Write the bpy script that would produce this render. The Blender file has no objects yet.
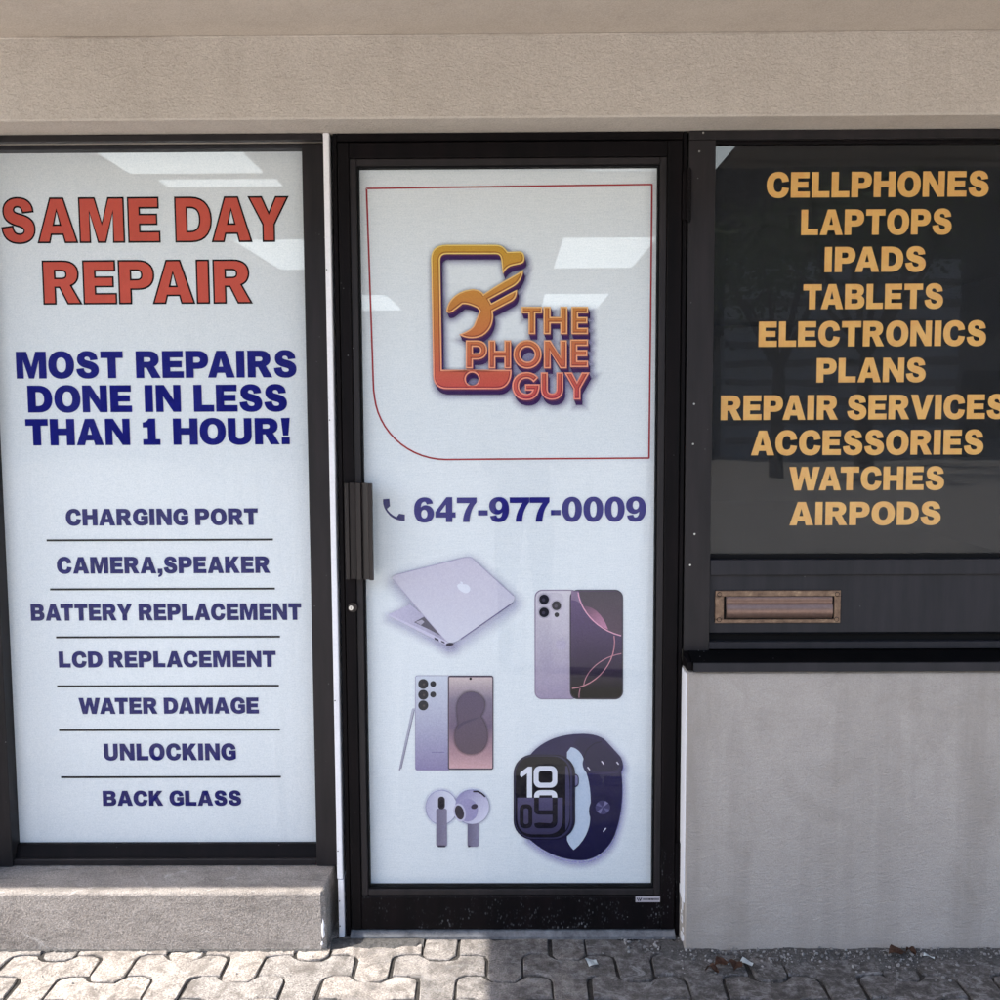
import bpy, bmesh, math, random
from mathutils import Vector, Matrix
from mathutils.geometry import tessellate_polygon
random.seed(7)
R = math.radians
scene = bpy.context.scene
col = scene.collection

# ------------------------------------------------------------------ camera, sky, sun, exposure
CAM = Vector((0.0, -2.60, 1.412))
CAMROT = (Matrix.Rotation(R(0.4), 3, 'Z') @ Matrix.Rotation(R(90 - 4.9), 3, 'X') @ Matrix.Rotation(R(-0.27), 3, 'Z'))
cd = bpy.data.cameras.new('camera')
cd.sensor_width = 36; cd.lens = 36; cd.clip_start = 0.02; cd.clip_end = 2000
cam = bpy.data.objects.new('camera', cd)
cam.matrix_world = Matrix.Translation(CAM) @ CAMROT.to_4x4()
col.objects.link(cam); scene.camera = cam

SUN_EL, SUN_AZ = 55.0, 75.5          # azimuth measured from the facade's outward normal towards the left
to_sun = Vector((-math.sin(R(SUN_AZ)) * math.cos(R(SUN_EL)), -math.cos(R(SUN_AZ)) * math.cos(R(SUN_EL)), math.sin(R(SUN_EL))))
world = bpy.data.worlds.new('World'); scene.world = world; world.use_nodes = True
wn = world.node_tree; wn.nodes.clear()
sky = wn.nodes.new('ShaderNodeTexSky'); sky.sky_type = 'NISHITA'; sky.sun_disc = False
sky.sun_elevation = R(SUN_EL); sky.sun_rotation = math.atan2(to_sun.x, to_sun.y)
sky.air_density = 1.0; sky.dust_density = 2.5; sky.ozone_density = 1.0
bgn = wn.nodes.new('ShaderNodeBackground'); bgn.inputs['Strength'].default_value = 0.15
wo = wn.nodes.new('ShaderNodeOutputWorld')
wn.links.new(sky.outputs[0], bgn.inputs[0]); wn.links.new(bgn.outputs[0], wo.inputs[0])
sd = bpy.data.lights.new('sun', 'SUN'); sd.energy = 3.2; sd.angle = R(0.5); sd.color = (1.0, 0.955, 0.89)
sun = bpy.data.objects.new('sun', sd); sun.rotation_euler = (-to_sun).to_track_quat('-Z', 'Y').to_euler()
col.objects.link(sun)
scene.view_settings.view_transform = 'Standard'; scene.view_settings.look = 'None'
scene.view_settings.gamma = 1.0; scene.view_settings.use_curve_mapping = False
scene.view_settings.exposure = 1.82
scene.render.engine = 'CYCLES'
scene.cycles.max_bounces = 6; scene.cycles.diffuse_bounces = 4; scene.cycles.transparent_max_bounces = 24
scene.cycles.use_denoising = True; scene.cycles.use_adaptive_sampling = True; scene.cycles.adaptive_threshold = 0.025
scene.cycles.caustics_reflective = False; scene.cycles.caustics_refractive = False

# ------------------------------------------------------------------ measuring helpers (photo grid -> point on a real plane)
def ray(px, py):
    return CAMROT @ Vector(((px - 500) / 1000.0, -(py - 500) / 1000.0, -1.0))
def U(px, py, Y):
    d = ray(px, py); t = (Y - CAM.y) / d.y
    return CAM + d * t
def X(px, py, Y): return U(px, py, Y).x
def Z(px, py, Y): return U(px, py, Y).z
def UZ(px, py, z):
    d = ray(px, py); t = (z - CAM.z) / d.z
    return CAM + d * t

# ------------------------------------------------------------------ object helpers
def root_of(o):
    while o.parent: o = o.parent
    return o
def tag(o, label=None, cat=None, group=None, kind=None):
    if label: o['label'] = label
    if cat: o['category'] = cat
    if group: o['group'] = group
    if kind: o['kind'] = kind
    return o
def thing(name, loc, label, cat, group=None):
    o = bpy.data.objects.new(name, None); o.empty_display_size = 0.1
    o.location = loc; col.objects.link(o)
    return tag(o, label, cat, group, 'thing')
def link_mesh(name, me, mat, parent):
    o = bpy.data.objects.new(name, me); col.objects.link(o)
    if mat is not None: me.materials.append(mat)
    if parent is not None:
        o.parent = parent
        off = Vector(root_of(parent).location)
        if parent.parent is None and parent.type == 'MESH': off = Vector((0, 0, 0))
        me.transform(Matrix.Translation(-off))
    return o
def from_bm(name, bm, mat, parent=None, smooth=False):
    me = bpy.data.meshes.new(name); bm.normal_update(); bm.to_mesh(me); bm.free()
    if smooth:
        for p in me.polygons: p.use_smooth = True
    return link_mesh(name, me, mat, parent)
def bm_box(bm, x0, x1, y0, y1, z0, z1, bev=0.0):
    vs = [bm.verts.new(p) for p in ((x0,y0,z0),(x1,y0,z0),(x1,y1,z0),(x0,y1,z0),(x0,y0,z1),(x1,y0,z1),(x1,y1,z1),(x0,y1,z1))]
    fs = [(0,3,2,1),(4,5,6,7),(0,1,5,4),(1,2,6,5),(2,3,7,6),(3,0,4,7)]
    fl = [bm.faces.new([vs[i] for i in f]) for f in fs]
    if bev > 0:
        es = list({e for f in fl for e in f.edges})
        bmesh.ops.bevel(bm, geom=es, offset=bev, segments=1, affect='EDGES')
def box(name, x0, x1, y0, y1, z0, z1, mat, parent=None, bev=0.0015):
    bm = bmesh.new(); bm_box(bm, min(x0,x1), max(x0,x1), min(y0,y1), max(y0,y1), min(z0,z1), max(z0,z1), bev)
    return from_bm(name, bm, mat, parent)
def sheet(name, x0, x1, Y, z0, z1, mat, parent):
    return mesh_obj(name, [(x0, Y, z0), (x1, Y, z0), (x1, Y, z1), (x0, Y, z1)], [(0, 1, 2, 3)], mat, parent)
def pane(x0, x1, y0, y1, z0, z1, parent):
    o = box('glass_pane', x0, x1, y0, y1, z0, z1, M['glass'], parent, 0)
    o.data.materials.append(M['clear'])
    for p in o.data.polygons: p.material_index = 0 if p.normal.y < -0.5 else 1
    return o
def cyl_y(bm, x, z, y0, y1, r, n=16, r1=None):
    r1 = r if r1 is None else r1
    a = [bm.verts.new((x + r*math.cos(2*math.pi*i/n), y0, z + r*math.sin(2*math.pi*i/n))) for i in range(n)]
    b = [bm.verts.new((x + r1*math.cos(2*math.pi*i/n), y1, z + r1*math.sin(2*math.pi*i/n))) for i in range(n)]
    bm.faces.new(a); bm.faces.new(b[::-1])
    for i in range(n): bm.faces.new((a[i], b[i], b[(i+1)%n], a[(i+1)%n]))
def cyl_z(bm, x, y, z0, z1, r, n=14):
    a = [bm.verts.new((x + r*math.cos(2*math.pi*i/n), y + r*math.sin(2*math.pi*i/n), z0)) for i in range(n)]
    b = [bm.verts.new((x + r*math.cos(2*math.pi*i/n), y + r*math.sin(2*math.pi*i/n), z1)) for i in range(n)]
    bm.faces.new(a[::-1]); bm.faces.new(b)
    for i in range(n): bm.faces.new((a[i], a[(i+1)%n], b[(i+1)%n], b[i]))
def prism_z(bm, pts, z0, z1):
    a = [bm.verts.new((p[0], p[1], z0)) for p in pts]; b = [bm.verts.new((p[0], p[1], z1)) for p in pts]
    bm.faces.new(a[::-1]); bm.faces.new(b)
    n = len(pts)
    for i in range(n): bm.faces.new((a[i], a[(i+1)%n], b[(i+1)%n], b[i]))
    bmesh.ops.recalc_face_normals(bm, faces=bm.faces[:])
def prism_x(bm, pts, x0, x1):
    a = [bm.verts.new((x0, p[0], p[1])) for p in pts]; b = [bm.verts.new((x1, p[0], p[1])) for p in pts]
    bm.faces.new(a[::-1]); bm.faces.new(b)
    n = len(pts)
    for i in range(n): bm.faces.new((a[i], a[(i+1)%n], b[(i+1)%n], b[i]))
    bmesh.ops.recalc_face_normals(bm, faces=bm.faces[:])

# ------------------------------------------------------------------ materials
def s2l(c):
    c = c / 255.0
    return c / 12.92 if c <= 0.04045 else ((c + 0.055) / 1.055) ** 2.4
def rgb(r, g, b): return (s2l(r), s2l(g), s2l(b), 1.0)
class NT:
    def __init__(s, name):
        s.m = bpy.data.materials.new(name); s.m.use_nodes = True
        s.t = s.m.node_tree; s.t.nodes.clear()
        s.out = s.n('ShaderNodeOutputMaterial')
    def n(s, typ, **kw):
        nd = s.t.nodes.new(typ)
        for k, v in kw.items(): setattr(nd, k, v)
        return nd
    def l(s, a, b): s.t.links.new(a, b)
    def pos(s, scale=(1, 1, 1)):
        g = s.n('ShaderNodeNewGeometry'); mp = s.n('ShaderNodeMapping')
        mp.inputs['Scale'].default_value = scale
        s.l(g.outputs['Position'], mp.inputs['Vector']); return mp.outputs[0]
    def noise(s, vec, scale, detail=6, rough=0.6, dist=0.0):
        nd = s.n('ShaderNodeTexNoise'); nd.inputs['Scale'].default_value = scale
        nd.inputs['Detail'].default_value = detail; nd.inputs['Roughness'].default_value = rough
        nd.inputs['Distortion'].default_value = dist
        s.l(vec, nd.inputs['Vector']); return nd.outputs['Fac']
    def ramp(s, fac, stops):
        r = s.n('ShaderNodeValToRGB'); e = r.color_ramp.elements
        while len(e) < len(stops): e.new(0.5)
        for i, (p, c) in enumerate(stops):
            e[i].position = p; e[i].color = c if len(c) == 4 else (*c, 1)
        s.l(fac, r.inputs[0]); return r.outputs[0]
    def mix(s, fac, a, b, mode='MIX'):
        m = s.n('ShaderNodeMix'); m.data_type = 'RGBA'; m.blend_type = mode
        for v, i in ((fac, 0), (a, 6), (b, 7)):
            if hasattr(v, 'is_output'): s.l(v, m.inputs[i])
            else: m.inputs[i].default_value = v
        return m.outputs[2]
    def math(s, op, a, b=0.0, c=None):
        m = s.n('ShaderNodeMath'); m.operation = op
        for i, v in enumerate((a, b) if c is None else (a, b, c)):
            if hasattr(v, 'is_output'): s.l(v, m.inputs[i])
            else: m.inputs[i].default_value = v
        return m.outputs[0]
    def bump(s, h, strength, dist, prev=None):
        b = s.n('ShaderNodeBump'); b.inputs['Strength'].default_value = strength; b.inputs['Distance'].default_value = dist
        s.l(h, b.inputs['Height'])
        if prev is not None: s.l(prev, b.inputs['Normal'])
        return b.outputs[0]
    def bsdf(s, color, rough=0.7, metal=0.0, normal=None, spec=0.5):
        p = s.n('ShaderNodeBsdfPrincipled')
        for v, k in ((color, 'Base Color'), (rough, 'Roughness'), (metal, 'Metallic'), (spec, 'Specular IOR Level')):
            if hasattr(v, 'is_output'): s.l(v, p.inputs[k])
            else: p.inputs[k].default_value = v
        if normal is not None: s.l(normal, p.inputs['Normal'])
        return p.outputs[0]
    def done(s, sh): s.l(sh, s.out.inputs['Surface']); return s.m
G = lambda v: (v, v, v, 1)

def mat_plain(name, c, rough=0.6, metal=0.0, spec=0.5):
    t = NT(name); return t.done(t.bsdf(c, rough, metal, None, spec))

def mat_stucco(name, c1, c2, bump=0.5, grain=260, streak=False):
    t = NT(name); p = t.pos()
    big = t.noise(p, 2.2, 5, 0.6); mid = t.noise(p, 14, 4, 0.6); fine = t.noise(p, grain, 3, 0.65)
    c = t.mix(t.ramp(big, [(0.3, G(0)), (0.7, G(1))]), c1, c2)
    c = t.mix(0.16, c, t.ramp(mid, [(0.3, G(0.15)), (0.75, G(0.6))]), 'SOFT_LIGHT')
    c = t.mix(0.34, c, t.ramp(fine, [(0.28, G(0.25)), (0.5, G(0.5)), (0.72, G(0.72))]), 'OVERLAY')
    if streak:
        st = t.noise(t.pos((7, 7, 0.7)), 1.0, 5, 0.62)
        c = t.mix(t.ramp(st, [(0.44, G(0)), (0.66, G(0.65))]), c, (c1[0]*0.66, c1[1]*0.65, c1[2]*0.63, 1))
        blot = t.noise(p, 5.5, 6, 0.7, 0.6)
        c = t.mix(t.ramp(blot, [(0.5, G(0)), (0.66, G(0.32))]), c, (c1[0]*0.62, c1[1]*0.6, c1[2]*0.56, 1))
    if not streak:      # faint old run marks and a few hairline scuffs
        run = t.noise(t.pos((16, 6, 0.9)), 1.0, 6, 0.7, 0.3)
        c = t.mix(t.ramp(run, [(0.55, G(0)), (0.72, G(0.22))]), c, (c1[0]*0.6, c1[1]*0.58, c1[2]*0.55, 1))
        hair = t.noise(t.pos((1, 1, 1.4)), 7.0, 4, 0.6, 2.5)
        line = t.math('ABSOLUTE', t.math('SUBTRACT', hair, 0.5))
        hm = t.math('MULTIPLY', t.ramp(line, [(0.0, G(1)), (0.006, G(0))]), t.ramp(t.noise(p, 3.0, 2, 0.5), [(0.58, G(0)), (0.66, G(0.5))]))
        c = t.mix(hm, c, (c1[0]*0.45, c1[1]*0.43, c1[2]*0.4, 1))
    tro = t.noise(t.pos((0.6, 1, 1.3)), 85, 4, 0.55, 1.2)
    nrm = t.bump(tro, bump, 0.006)
    nrm = t.bump(fine, bump, 0.003, nrm)
    return t.done(t.bsdf(c, 0.92, 0, nrm, 0.2))
M = {}
M['stucco'] = mat_stucco('beige_stucco', (0.475, 0.43, 0.382, 1), (0.44, 0.397, 0.35, 1), 0.55, 230)
M['soffit'] = mat_stucco('smooth_soffit', (0.46, 0.405, 0.35, 1), (0.43, 0.38, 0.33, 1), 0.15, 300)
M['wall_grey'] = mat_stucco('grey_stucco', (0.40, 0.362, 0.325, 1), (0.37, 0.336, 0.303, 1), 0.45, 330, True)

def mat_concrete():
    t = NT('step_concrete'); p = t.pos()
    c = t.ramp(t.noise(p, 6, 6, 0.7), [(0.3, (0.22, 0.195, 0.175)), (0.7, (0.33, 0.298, 0.268))])
    g = t.noise(p, 240, 3, 0.7)
    c = t.mix(0.62, c, t.ramp(g, [(0.3, G(0.15)), (0.5, G(0.5)), (0.72, G(0.85))]), 'OVERLAY')
    v = t.n('ShaderNodeTexVoronoi'); v.inputs['Scale'].default_value = 170; t.l(p, v.inputs['Vector'])
    c = t.mix(t.ramp(v.outputs['Distance'], [(0.12, G(0.4)), (0.3, G(0))]), c, (0.52, 0.48, 0.44, 1))
    st = t.noise(t.pos((3, 9, 9)), 2.4, 6, 0.7, 1.0)
    c = t.mix(t.ramp(st, [(0.52, G(0)), (0.68, G(0.6))]), c, (0.12, 0.108, 0.098, 1))
    ef = t.noise(t.pos((1, 1, 1.6)), 9, 6, 0.75, 1.5)
    c = t.mix(t.ramp(ef, [(0.58, G(0)), (0.70, G(0.6))]), c, (0.52, 0.49, 0.46, 1))
    n = t.bump(g, 0.9, 0.005); n = t.bump(t.noise(p, 40, 4, 0.6), 0.4, 0.008, n)
    return t.done(t.bsdf(c, 0.93, 0, n, 0.2))
M['concrete'] = mat_concrete()
M['caulk'] = mat_stucco('pale_caulk', (0.56, 0.51, 0.46, 1), (0.30, 0.26, 0.22, 1), 0.3, 120)

def mat_paver():
    t = NT('paver_concrete'); p = t.pos()
    oi = t.n('ShaderNodeObjectInfo')
    c = t.mix(oi.outputs['Random'], (0.33, 0.29, 0.255, 1), (0.23, 0.213, 0.198, 1))
    g = t.noise(p, 210, 3, 0.7)
    c = t.mix(0.9, c, t.ramp(g, [(0.3, G(0.12)), (0.5, G(0.5)), (0.7, G(0.85))]), 'OVERLAY')
    c = t.mix(t.ramp(t.noise(p, 11, 6, 0.72, 0.8), [(0.5, G(0)), (0.68, G(0.55))]), c, (0.42, 0.385, 0.35, 1))
    c = t.mix(t.ramp(t.noise(t.pos((1.3, 1, 1)), 17, 6, 0.75, 0.5), [(0.46, G(0)), (0.62, G(0.8))]), c, (0.115, 0.10, 0.088, 1))
    pit = t.n('ShaderNodeTexVoronoi'); pit.inputs['Scale'].default_value = 95; t.l(p, pit.inputs['Vector'])
    pm = t.math('MULTIPLY', t.ramp(pit.outputs['Distance'], [(0.10, G(1)), (0.24, G(0))]), t.ramp(t.noise(p, 30, 3, 0.6), [(0.45, G(0)), (0.6, G(1))]))
    c = t.mix(pm, c, (0.10, 0.09, 0.08, 1))
    # trodden-in damp dirt, made darker towards the right to deepen the paving's shade too
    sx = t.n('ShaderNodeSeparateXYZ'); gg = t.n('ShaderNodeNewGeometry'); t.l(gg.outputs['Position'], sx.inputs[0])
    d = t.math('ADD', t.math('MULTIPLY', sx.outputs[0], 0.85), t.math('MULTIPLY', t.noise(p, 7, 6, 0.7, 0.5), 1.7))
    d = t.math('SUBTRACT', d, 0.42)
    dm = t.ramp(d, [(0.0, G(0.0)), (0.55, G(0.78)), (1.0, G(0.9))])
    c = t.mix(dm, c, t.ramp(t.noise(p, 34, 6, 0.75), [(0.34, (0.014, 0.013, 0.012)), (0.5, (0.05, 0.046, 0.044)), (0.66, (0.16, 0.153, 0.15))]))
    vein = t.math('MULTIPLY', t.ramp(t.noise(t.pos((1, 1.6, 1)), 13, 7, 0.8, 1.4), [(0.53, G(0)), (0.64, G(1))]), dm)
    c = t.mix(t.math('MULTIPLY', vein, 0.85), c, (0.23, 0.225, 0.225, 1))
    n = t.bump(g, 0.8, 0.003); n = t.bump(t.noise(p, 26, 5, 0.6), 0.5, 0.008, n)
    return t.done(t.bsdf(c, 0.92, 0, n, 0.25))
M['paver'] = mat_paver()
def mat_dirt(name, a, b, sc=60):
    t = NT(name); p = t.pos()
    g = t.noise(p, sc, 6, 0.75)
    c = t.ramp(g, [(0.3, a), (0.7, b)])
    return t.done(t.bsdf(c, 0.95, 0, t.bump(g, 0.9, 0.006), 0.2))
M['joint'] = mat_dirt('joint_sand', (0.014, 0.013, 0.012), (0.06, 0.054, 0.048), 90)
M['soil'] = mat_dirt('dark_grit', (0.035, 0.032, 0.03), (0.12, 0.115, 0.11), 120)
M['stone'] = mat_dirt('grit_stone', (0.05, 0.048, 0.046), (0.33, 0.32, 0.31), 22)
M['lot'] = mat_dirt('lot_paving', (0.33, 0.315, 0.29), (0.41, 0.39, 0.36), 1.5)
M['leaf'] = mat_dirt('dead_leaf', (0.06, 0.032, 0.022), (0.14, 0.075, 0.05), 60)
M['scrap'] = mat_plain('litter_scrap', (0.62, 0.66, 0.66, 1), 0.6)

def mat_frame(name, base, rough=0.42, chips=0.5, splash=False, warm=0.0, spec=0.2):
    t = NT(name); p = t.pos()
    w = t.noise(t.pos((10, 10, 1.2)), 3.0, 5, 0.6)
    c = t.mix(t.ramp(w, [(0.35, G(0)), (0.7, G(1))]), base, (base[0]*1.55 + warm, base[1]*1.45, base[2]*1.45, 1))
    # old paint flecks and scratches
    v = t.n('ShaderNodeTexVoronoi'); v.inputs['Scale'].default_value = 60; t.l(p, v.inputs['Vector'])
    sel = t.ramp(t.noise(p, 11, 3, 0.7), [(0.60, G(0)), (0.66, G(1))])
    fl = t.math('MULTIPLY', t.ramp(v.outputs['Distance'], [(0.05, G(1)), (0.12, G(0))]), sel)
    c = t.mix(t.math('MULTIPLY', fl, chips), c, (0.42, 0.42, 0.42, 1))
    if splash:
        sx = t.n('ShaderNodeSeparateXYZ'); gg = t.n('ShaderNodeNewGeometry'); t.l(gg.outputs['Position'], sx.inputs[0])
        v2 = t.n('ShaderNodeTexVoronoi'); v2.inputs['Scale'].default_value = 150; v2.inputs['Randomness'].default_value = 1.0; t.l(t.pos((1, 1, 0.55)), v2.inputs['Vector'])
        zz = t.math('SUBTRACT', 0.30, sx.outputs[2])
        zz = t.math('MULTIPLY', zz, 3.4)
        zz = t.math('MULTIPLY', zz, t.math('ADD', t.math('MULTIPLY', sx.outputs[0], 1.0), 0.62))
        zz = t.math('MULTIPLY', zz, t.ramp(t.noise(p, 16, 4, 0.7), [(0.46, G(0)), (0.66, G(1))]))
        zz = t.math('MULTIPLY', zz, t.ramp(t.noise(p, 70, 3, 0.7), [(0.42, G(0)), (0.6, G(1.3))]))
        zz = t.math('MINIMUM', t.math('MAXIMUM', zz, 0.0), 0.8)
        sp = t.math('MULTIPLY', t.ramp(v2.outputs['Distance'], [(0.12, G(1)), (0.42, G(0))]), zz)
        c = t.mix(t.math('MULTIPLY', sp, 0.6), c, (0.33, 0.33, 0.34, 1))
    dust = t.noise(p, 4, 6, 0.7)
    r = t.math('ADD', t.math('MULTIPLY', dust, 0.3), rough - 0.15)
    n = t.bump(t.noise(t.pos((1, 1, 0.15)), 120, 3, 0.5), 0.12, 0.002)
    return t.done(t.bsdf(c, r, 0.0, n, spec))
M['frame'] = mat_frame('bronze_aluminium', (0.0150, 0.0135, 0.0142, 1), 0.45, 0.5)
M['door_frame'] = mat_frame('dark_bronze_door', (0.0040, 0.0036, 0.0040, 1), 0.5, 0.5, True, 0.0010, 0.07)
M['rubber'] = mat_plain('black_gasket', (0.003, 0.003, 0.0035, 1), 0.7, 0, 0.12)
M['black_sill'] = mat_frame('black_weathered_sill', (0.0022, 0.0022, 0.0025, 1), 0.6, 0.75, False, 0, 0.06)
M['slate_paint'] = mat_frame('dark_slate_paint', (0.0165, 0.0165, 0.0192, 1), 0.5, 0.45)
M['white_paint'] = mat_stucco('chalky_white_paint', (0.78, 0.77, 0.78, 1), (0.72, 0.71, 0.72, 1), 0.15, 150)
M['threshold'] = mat_dirt('worn_aluminium', (0.07, 0.072, 0.078), (0.19, 0.195, 0.205), 30)
M['steel'] = mat_plain('bright_steel', (0.55, 0.54, 0.52, 1), 0.3, 0.9)
def mat_handle():
    t = NT('bronze_anodised'); p = t.pos()
    c = t.ramp(t.noise(t.pos((40, 40, 1.5)), 3, 4, 0.6), [(0.35, (0.010, 0.0072, 0.007)), (0.7, (0.021, 0.015, 0.014))])
    return t.done(t.bsdf(c, 0.36, 0.35, None, 0.5))
M['handle'] = mat_handle()
def mat_brass():
    t = NT('aged_brass'); p = t.pos()
    c = t.ramp(t.noise(p, 60, 5, 0.7), [(0.3, (0.085, 0.052, 0.036)), (0.55, (0.19, 0.125, 0.085)), (0.75, (0.31, 0.225, 0.145))])
    return t.done(t.bsdf(c, 0.42, 0.55, t.bump(t.noise(p, 220, 3, 0.6), 0.25, 0.001), 0.5))
M['brass'] = mat_brass()
def mat_copper():
    t = NT('worn_copper_flap'); p = t.pos()
    c = t.ramp(t.noise(p, 90, 5, 0.7), [(0.3, (0.17, 0.108, 0.088)), (0.7, (0.23, 0.15, 0.122))])
    return t.done(t.bsdf(c, 0.38, 0.6, t.bump(t.noise(p, 260, 3, 0.6), 0.1, 0.001), 0.5))
M['copper'] = mat_copper()

def mat_glass():
    t = NT('window_glass')
    f = t.n('ShaderNodeFresnel'); gb = t.n('ShaderNodeNewGeometry')   # same reflectance from either side of the thin pane
    t.l(t.math('MULTIPLY_ADD', gb.outputs['Backfacing'], 1/1.42 - 1.42, 1.42), f.inputs['IOR'])
    tr = t.n('ShaderNodeBsdfTransparent'); tr.inputs[0].default_value = (0.97, 0.985, 0.98, 1)
    gl = t.n('ShaderNodeBsdfGlossy'); gl.inputs['Roughness'].default_value = 0.0
    n = t.bump(t.noise(t.pos(), 3.5, 2, 0.5), 0.02, 0.02); t.l(n, gl.inputs['Normal'])
    m = t.n('ShaderNodeMixShader'); t.l(f.outputs[0], m.inputs[0]); t.l(tr.outputs[0], m.inputs[1]); t.l(gl.outputs[0], m.inputs[2])
    return t.done(m.outputs[0])
M['glass'] = mat_glass()
t = NT('clear_back'); tr = t.n('ShaderNodeBsdfTransparent'); M['clear'] = t.done(tr.outputs[0])
def mat_film(name, c, perf, weave=True):
    t = NT(name); p = t.pos()
    g = t.noise(p, 250, 2, 0.6); ln = t.noise(t.pos((0.25, 1, 3)), 160, 2, 0.5); big = t.noise(p, 2.0, 3, 0.5)
    cc = t.mix(0.5 if weave else 0.1, c, t.ramp(g, [(0.25, G(0.2)), (0.5, G(0.5)), (0.75, G(0.8))]), 'OVERLAY')
    cc = t.mix(0.25, cc, t.ramp(ln, [(0.3, G(0.25)), (0.7, G(0.75))]), 'OVERLAY')
    cc = t.mix(0.12, cc, t.ramp(big, [(0.3, G(0.3)), (0.7, G(0.7))]), 'OVERLAY')
    rip = t.noise(t.pos((3.2, 1, 0.5)), 3.0, 3, 0.5, 0.4)
    nb = t.bump(rip, 0.35, 0.02)
    b = t.bsdf(cc, 0.6, 0, nb, 0.25)
    tr = t.n('ShaderNodeBsdfTransparent'); m = t.n('ShaderNodeMixShader'); m.inputs[0].default_value = perf
    t.l(b, m.inputs[1]); t.l(tr.outputs[0], m.inputs[2])
    return t.done(m.outputs[0])
M['film'] = mat_film('white_perforated_film', (0.755, 0.785, 0.81, 1), 0.10)
M['film_dark'] = mat_film('black_perforated_film', (0.0035, 0.0035, 0.0048, 1), 0.10, False)
def mat_print():
    t = NT('printed_ink'); a = t.n('ShaderNodeAttribute'); a.attribute_name = 'Col'
    g = t.noise(t.pos(), 250, 2, 0.6)
    c = t.mix(0.2, a.outputs['Color'], t.ramp(g, [(0.25, G(0.2)), (0.5, G(0.5)), (0.75, G(0.8))]), 'OVERLAY')
    c = t.mix(1.0, c, (0.90, 0.89, 0.885, 1), 'MULTIPLY')
    b = t.bsdf(c, 0.75, 0, None, 0.05)
    tr = t.n('ShaderNodeBsdfTransparent'); m = t.n('ShaderNodeMixShader')
    t.l(a.outputs['Alpha'], m.inputs[0]); t.l(tr.outputs[0], m.inputs[1]); t.l(b, m.inputs[2])
    return t.done(m.outputs[0])
M['print'] = mat_print()
def mat_vinyl(name, c, v=0.25):
    t = NT(name)
    cc = t.mix(v, c, t.ramp(t.noise(t.pos((1, 1, 0.6)), 45, 4, 0.7), [(0.25, G(0.25)), (0.75, G(0.75))]), 'OVERLAY')
    return t.done(t.bsdf(cc, 0.75, 0, None, 0.06))
M['gold'] = mat_vinyl('gold_vinyl', (0.70, 0.385, 0.125, 1))
M['navy'] = mat_vinyl('navy_ink', (0.0085, 0.010, 0.150, 1), 0.3)
M['dull_navy'] = mat_vinyl('dull_navy_ink', (0.006, 0.007, 0.105, 1), 0.4)
M['red'] = mat_vinyl('red_ink', (0.52, 0.088, 0.062, 1), 0.15)
M['black'] = mat_vinyl('black_ink', (0.008, 0.008, 0.010, 1), 0.1)
M['dark_red'] = mat_vinyl('maroon_ink', (0.42, 0.06, 0.06, 1), 0.1)

# ------------------------------------------------------------------ lettering: own outlines, cap height 700
def parse(path, seg=7):
    out = []; cur = None; toks = path.replace(',', ' ').replace('M', ' M ').replace('L', ' L ').replace('H', ' H ').replace('V', ' V ').replace('C', ' C ').replace('Z', ' Z ').split()
    i = 0; cmd = None; p = (0, 0)
    while i < len(toks):
        if toks[i] in 'MLHVCZ':
            cmd = toks[i]; i += 1
            if cmd == 'Z':
                if len(cur) > 1 and abs(cur[0][0]-cur[-1][0]) + abs(cur[0][1]-cur[-1][1]) < 1e-6: cur.pop()
                out.append(cur); cur = None
            continue
        f = lambda k: float(toks[i + k])
        if cmd == 'M': p = (f(0), f(1)); cur = [p]; i += 2; cmd = 'L'
        elif cmd == 'L': p = (f(0), f(1)); cur.append(p); i += 2
        elif cmd == 'H': p = (f(0), p[1]); cur.append(p); i += 1
        elif cmd == 'V': p = (p[0], f(0)); cur.append(p); i += 1
        elif cmd == 'C':
            a, b, c = (f(0), f(1)), (f(2), f(3)), (f(4), f(5)); i += 6
            for k in range(1, seg + 1):
                u = k / seg; w = 1 - u
                cur.append(tuple(w**3*p[j] + 3*w*w*u*a[j] + 3*w*u*u*b[j] + u**3*c[j] for j in (0, 1)))
            p = c
    return out
def ell(cx, cy, rx, ry, n=28, rot=0):
    return [(cx + rx*math.cos(a)*math.cos(rot) - ry*math.sin(a)*math.sin(rot), cy + rx*math.cos(a)*math.sin(rot) + ry*math.sin(a)*math.cos(rot)) for a in (2*math.pi*i/n for i in range(n))]
def sup(cx, cy, rx, ry, k=0.62):
    return parse(f"M {cx-rx},{cy} C {cx-rx},{cy+ry*k} {cx-rx*k},{cy+ry} {cx},{cy+ry} C {cx+rx*k},{cy+ry} {cx+rx},{cy+ry*k} {cx+rx},{cy} C {cx+rx},{cy-ry*k} {cx+rx*k},{cy-ry} {cx},{cy-ry} C {cx-rx*k},{cy-ry} {cx-rx},{cy-ry*k} {cx-rx},{cy} Z", 8)[0]
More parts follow.
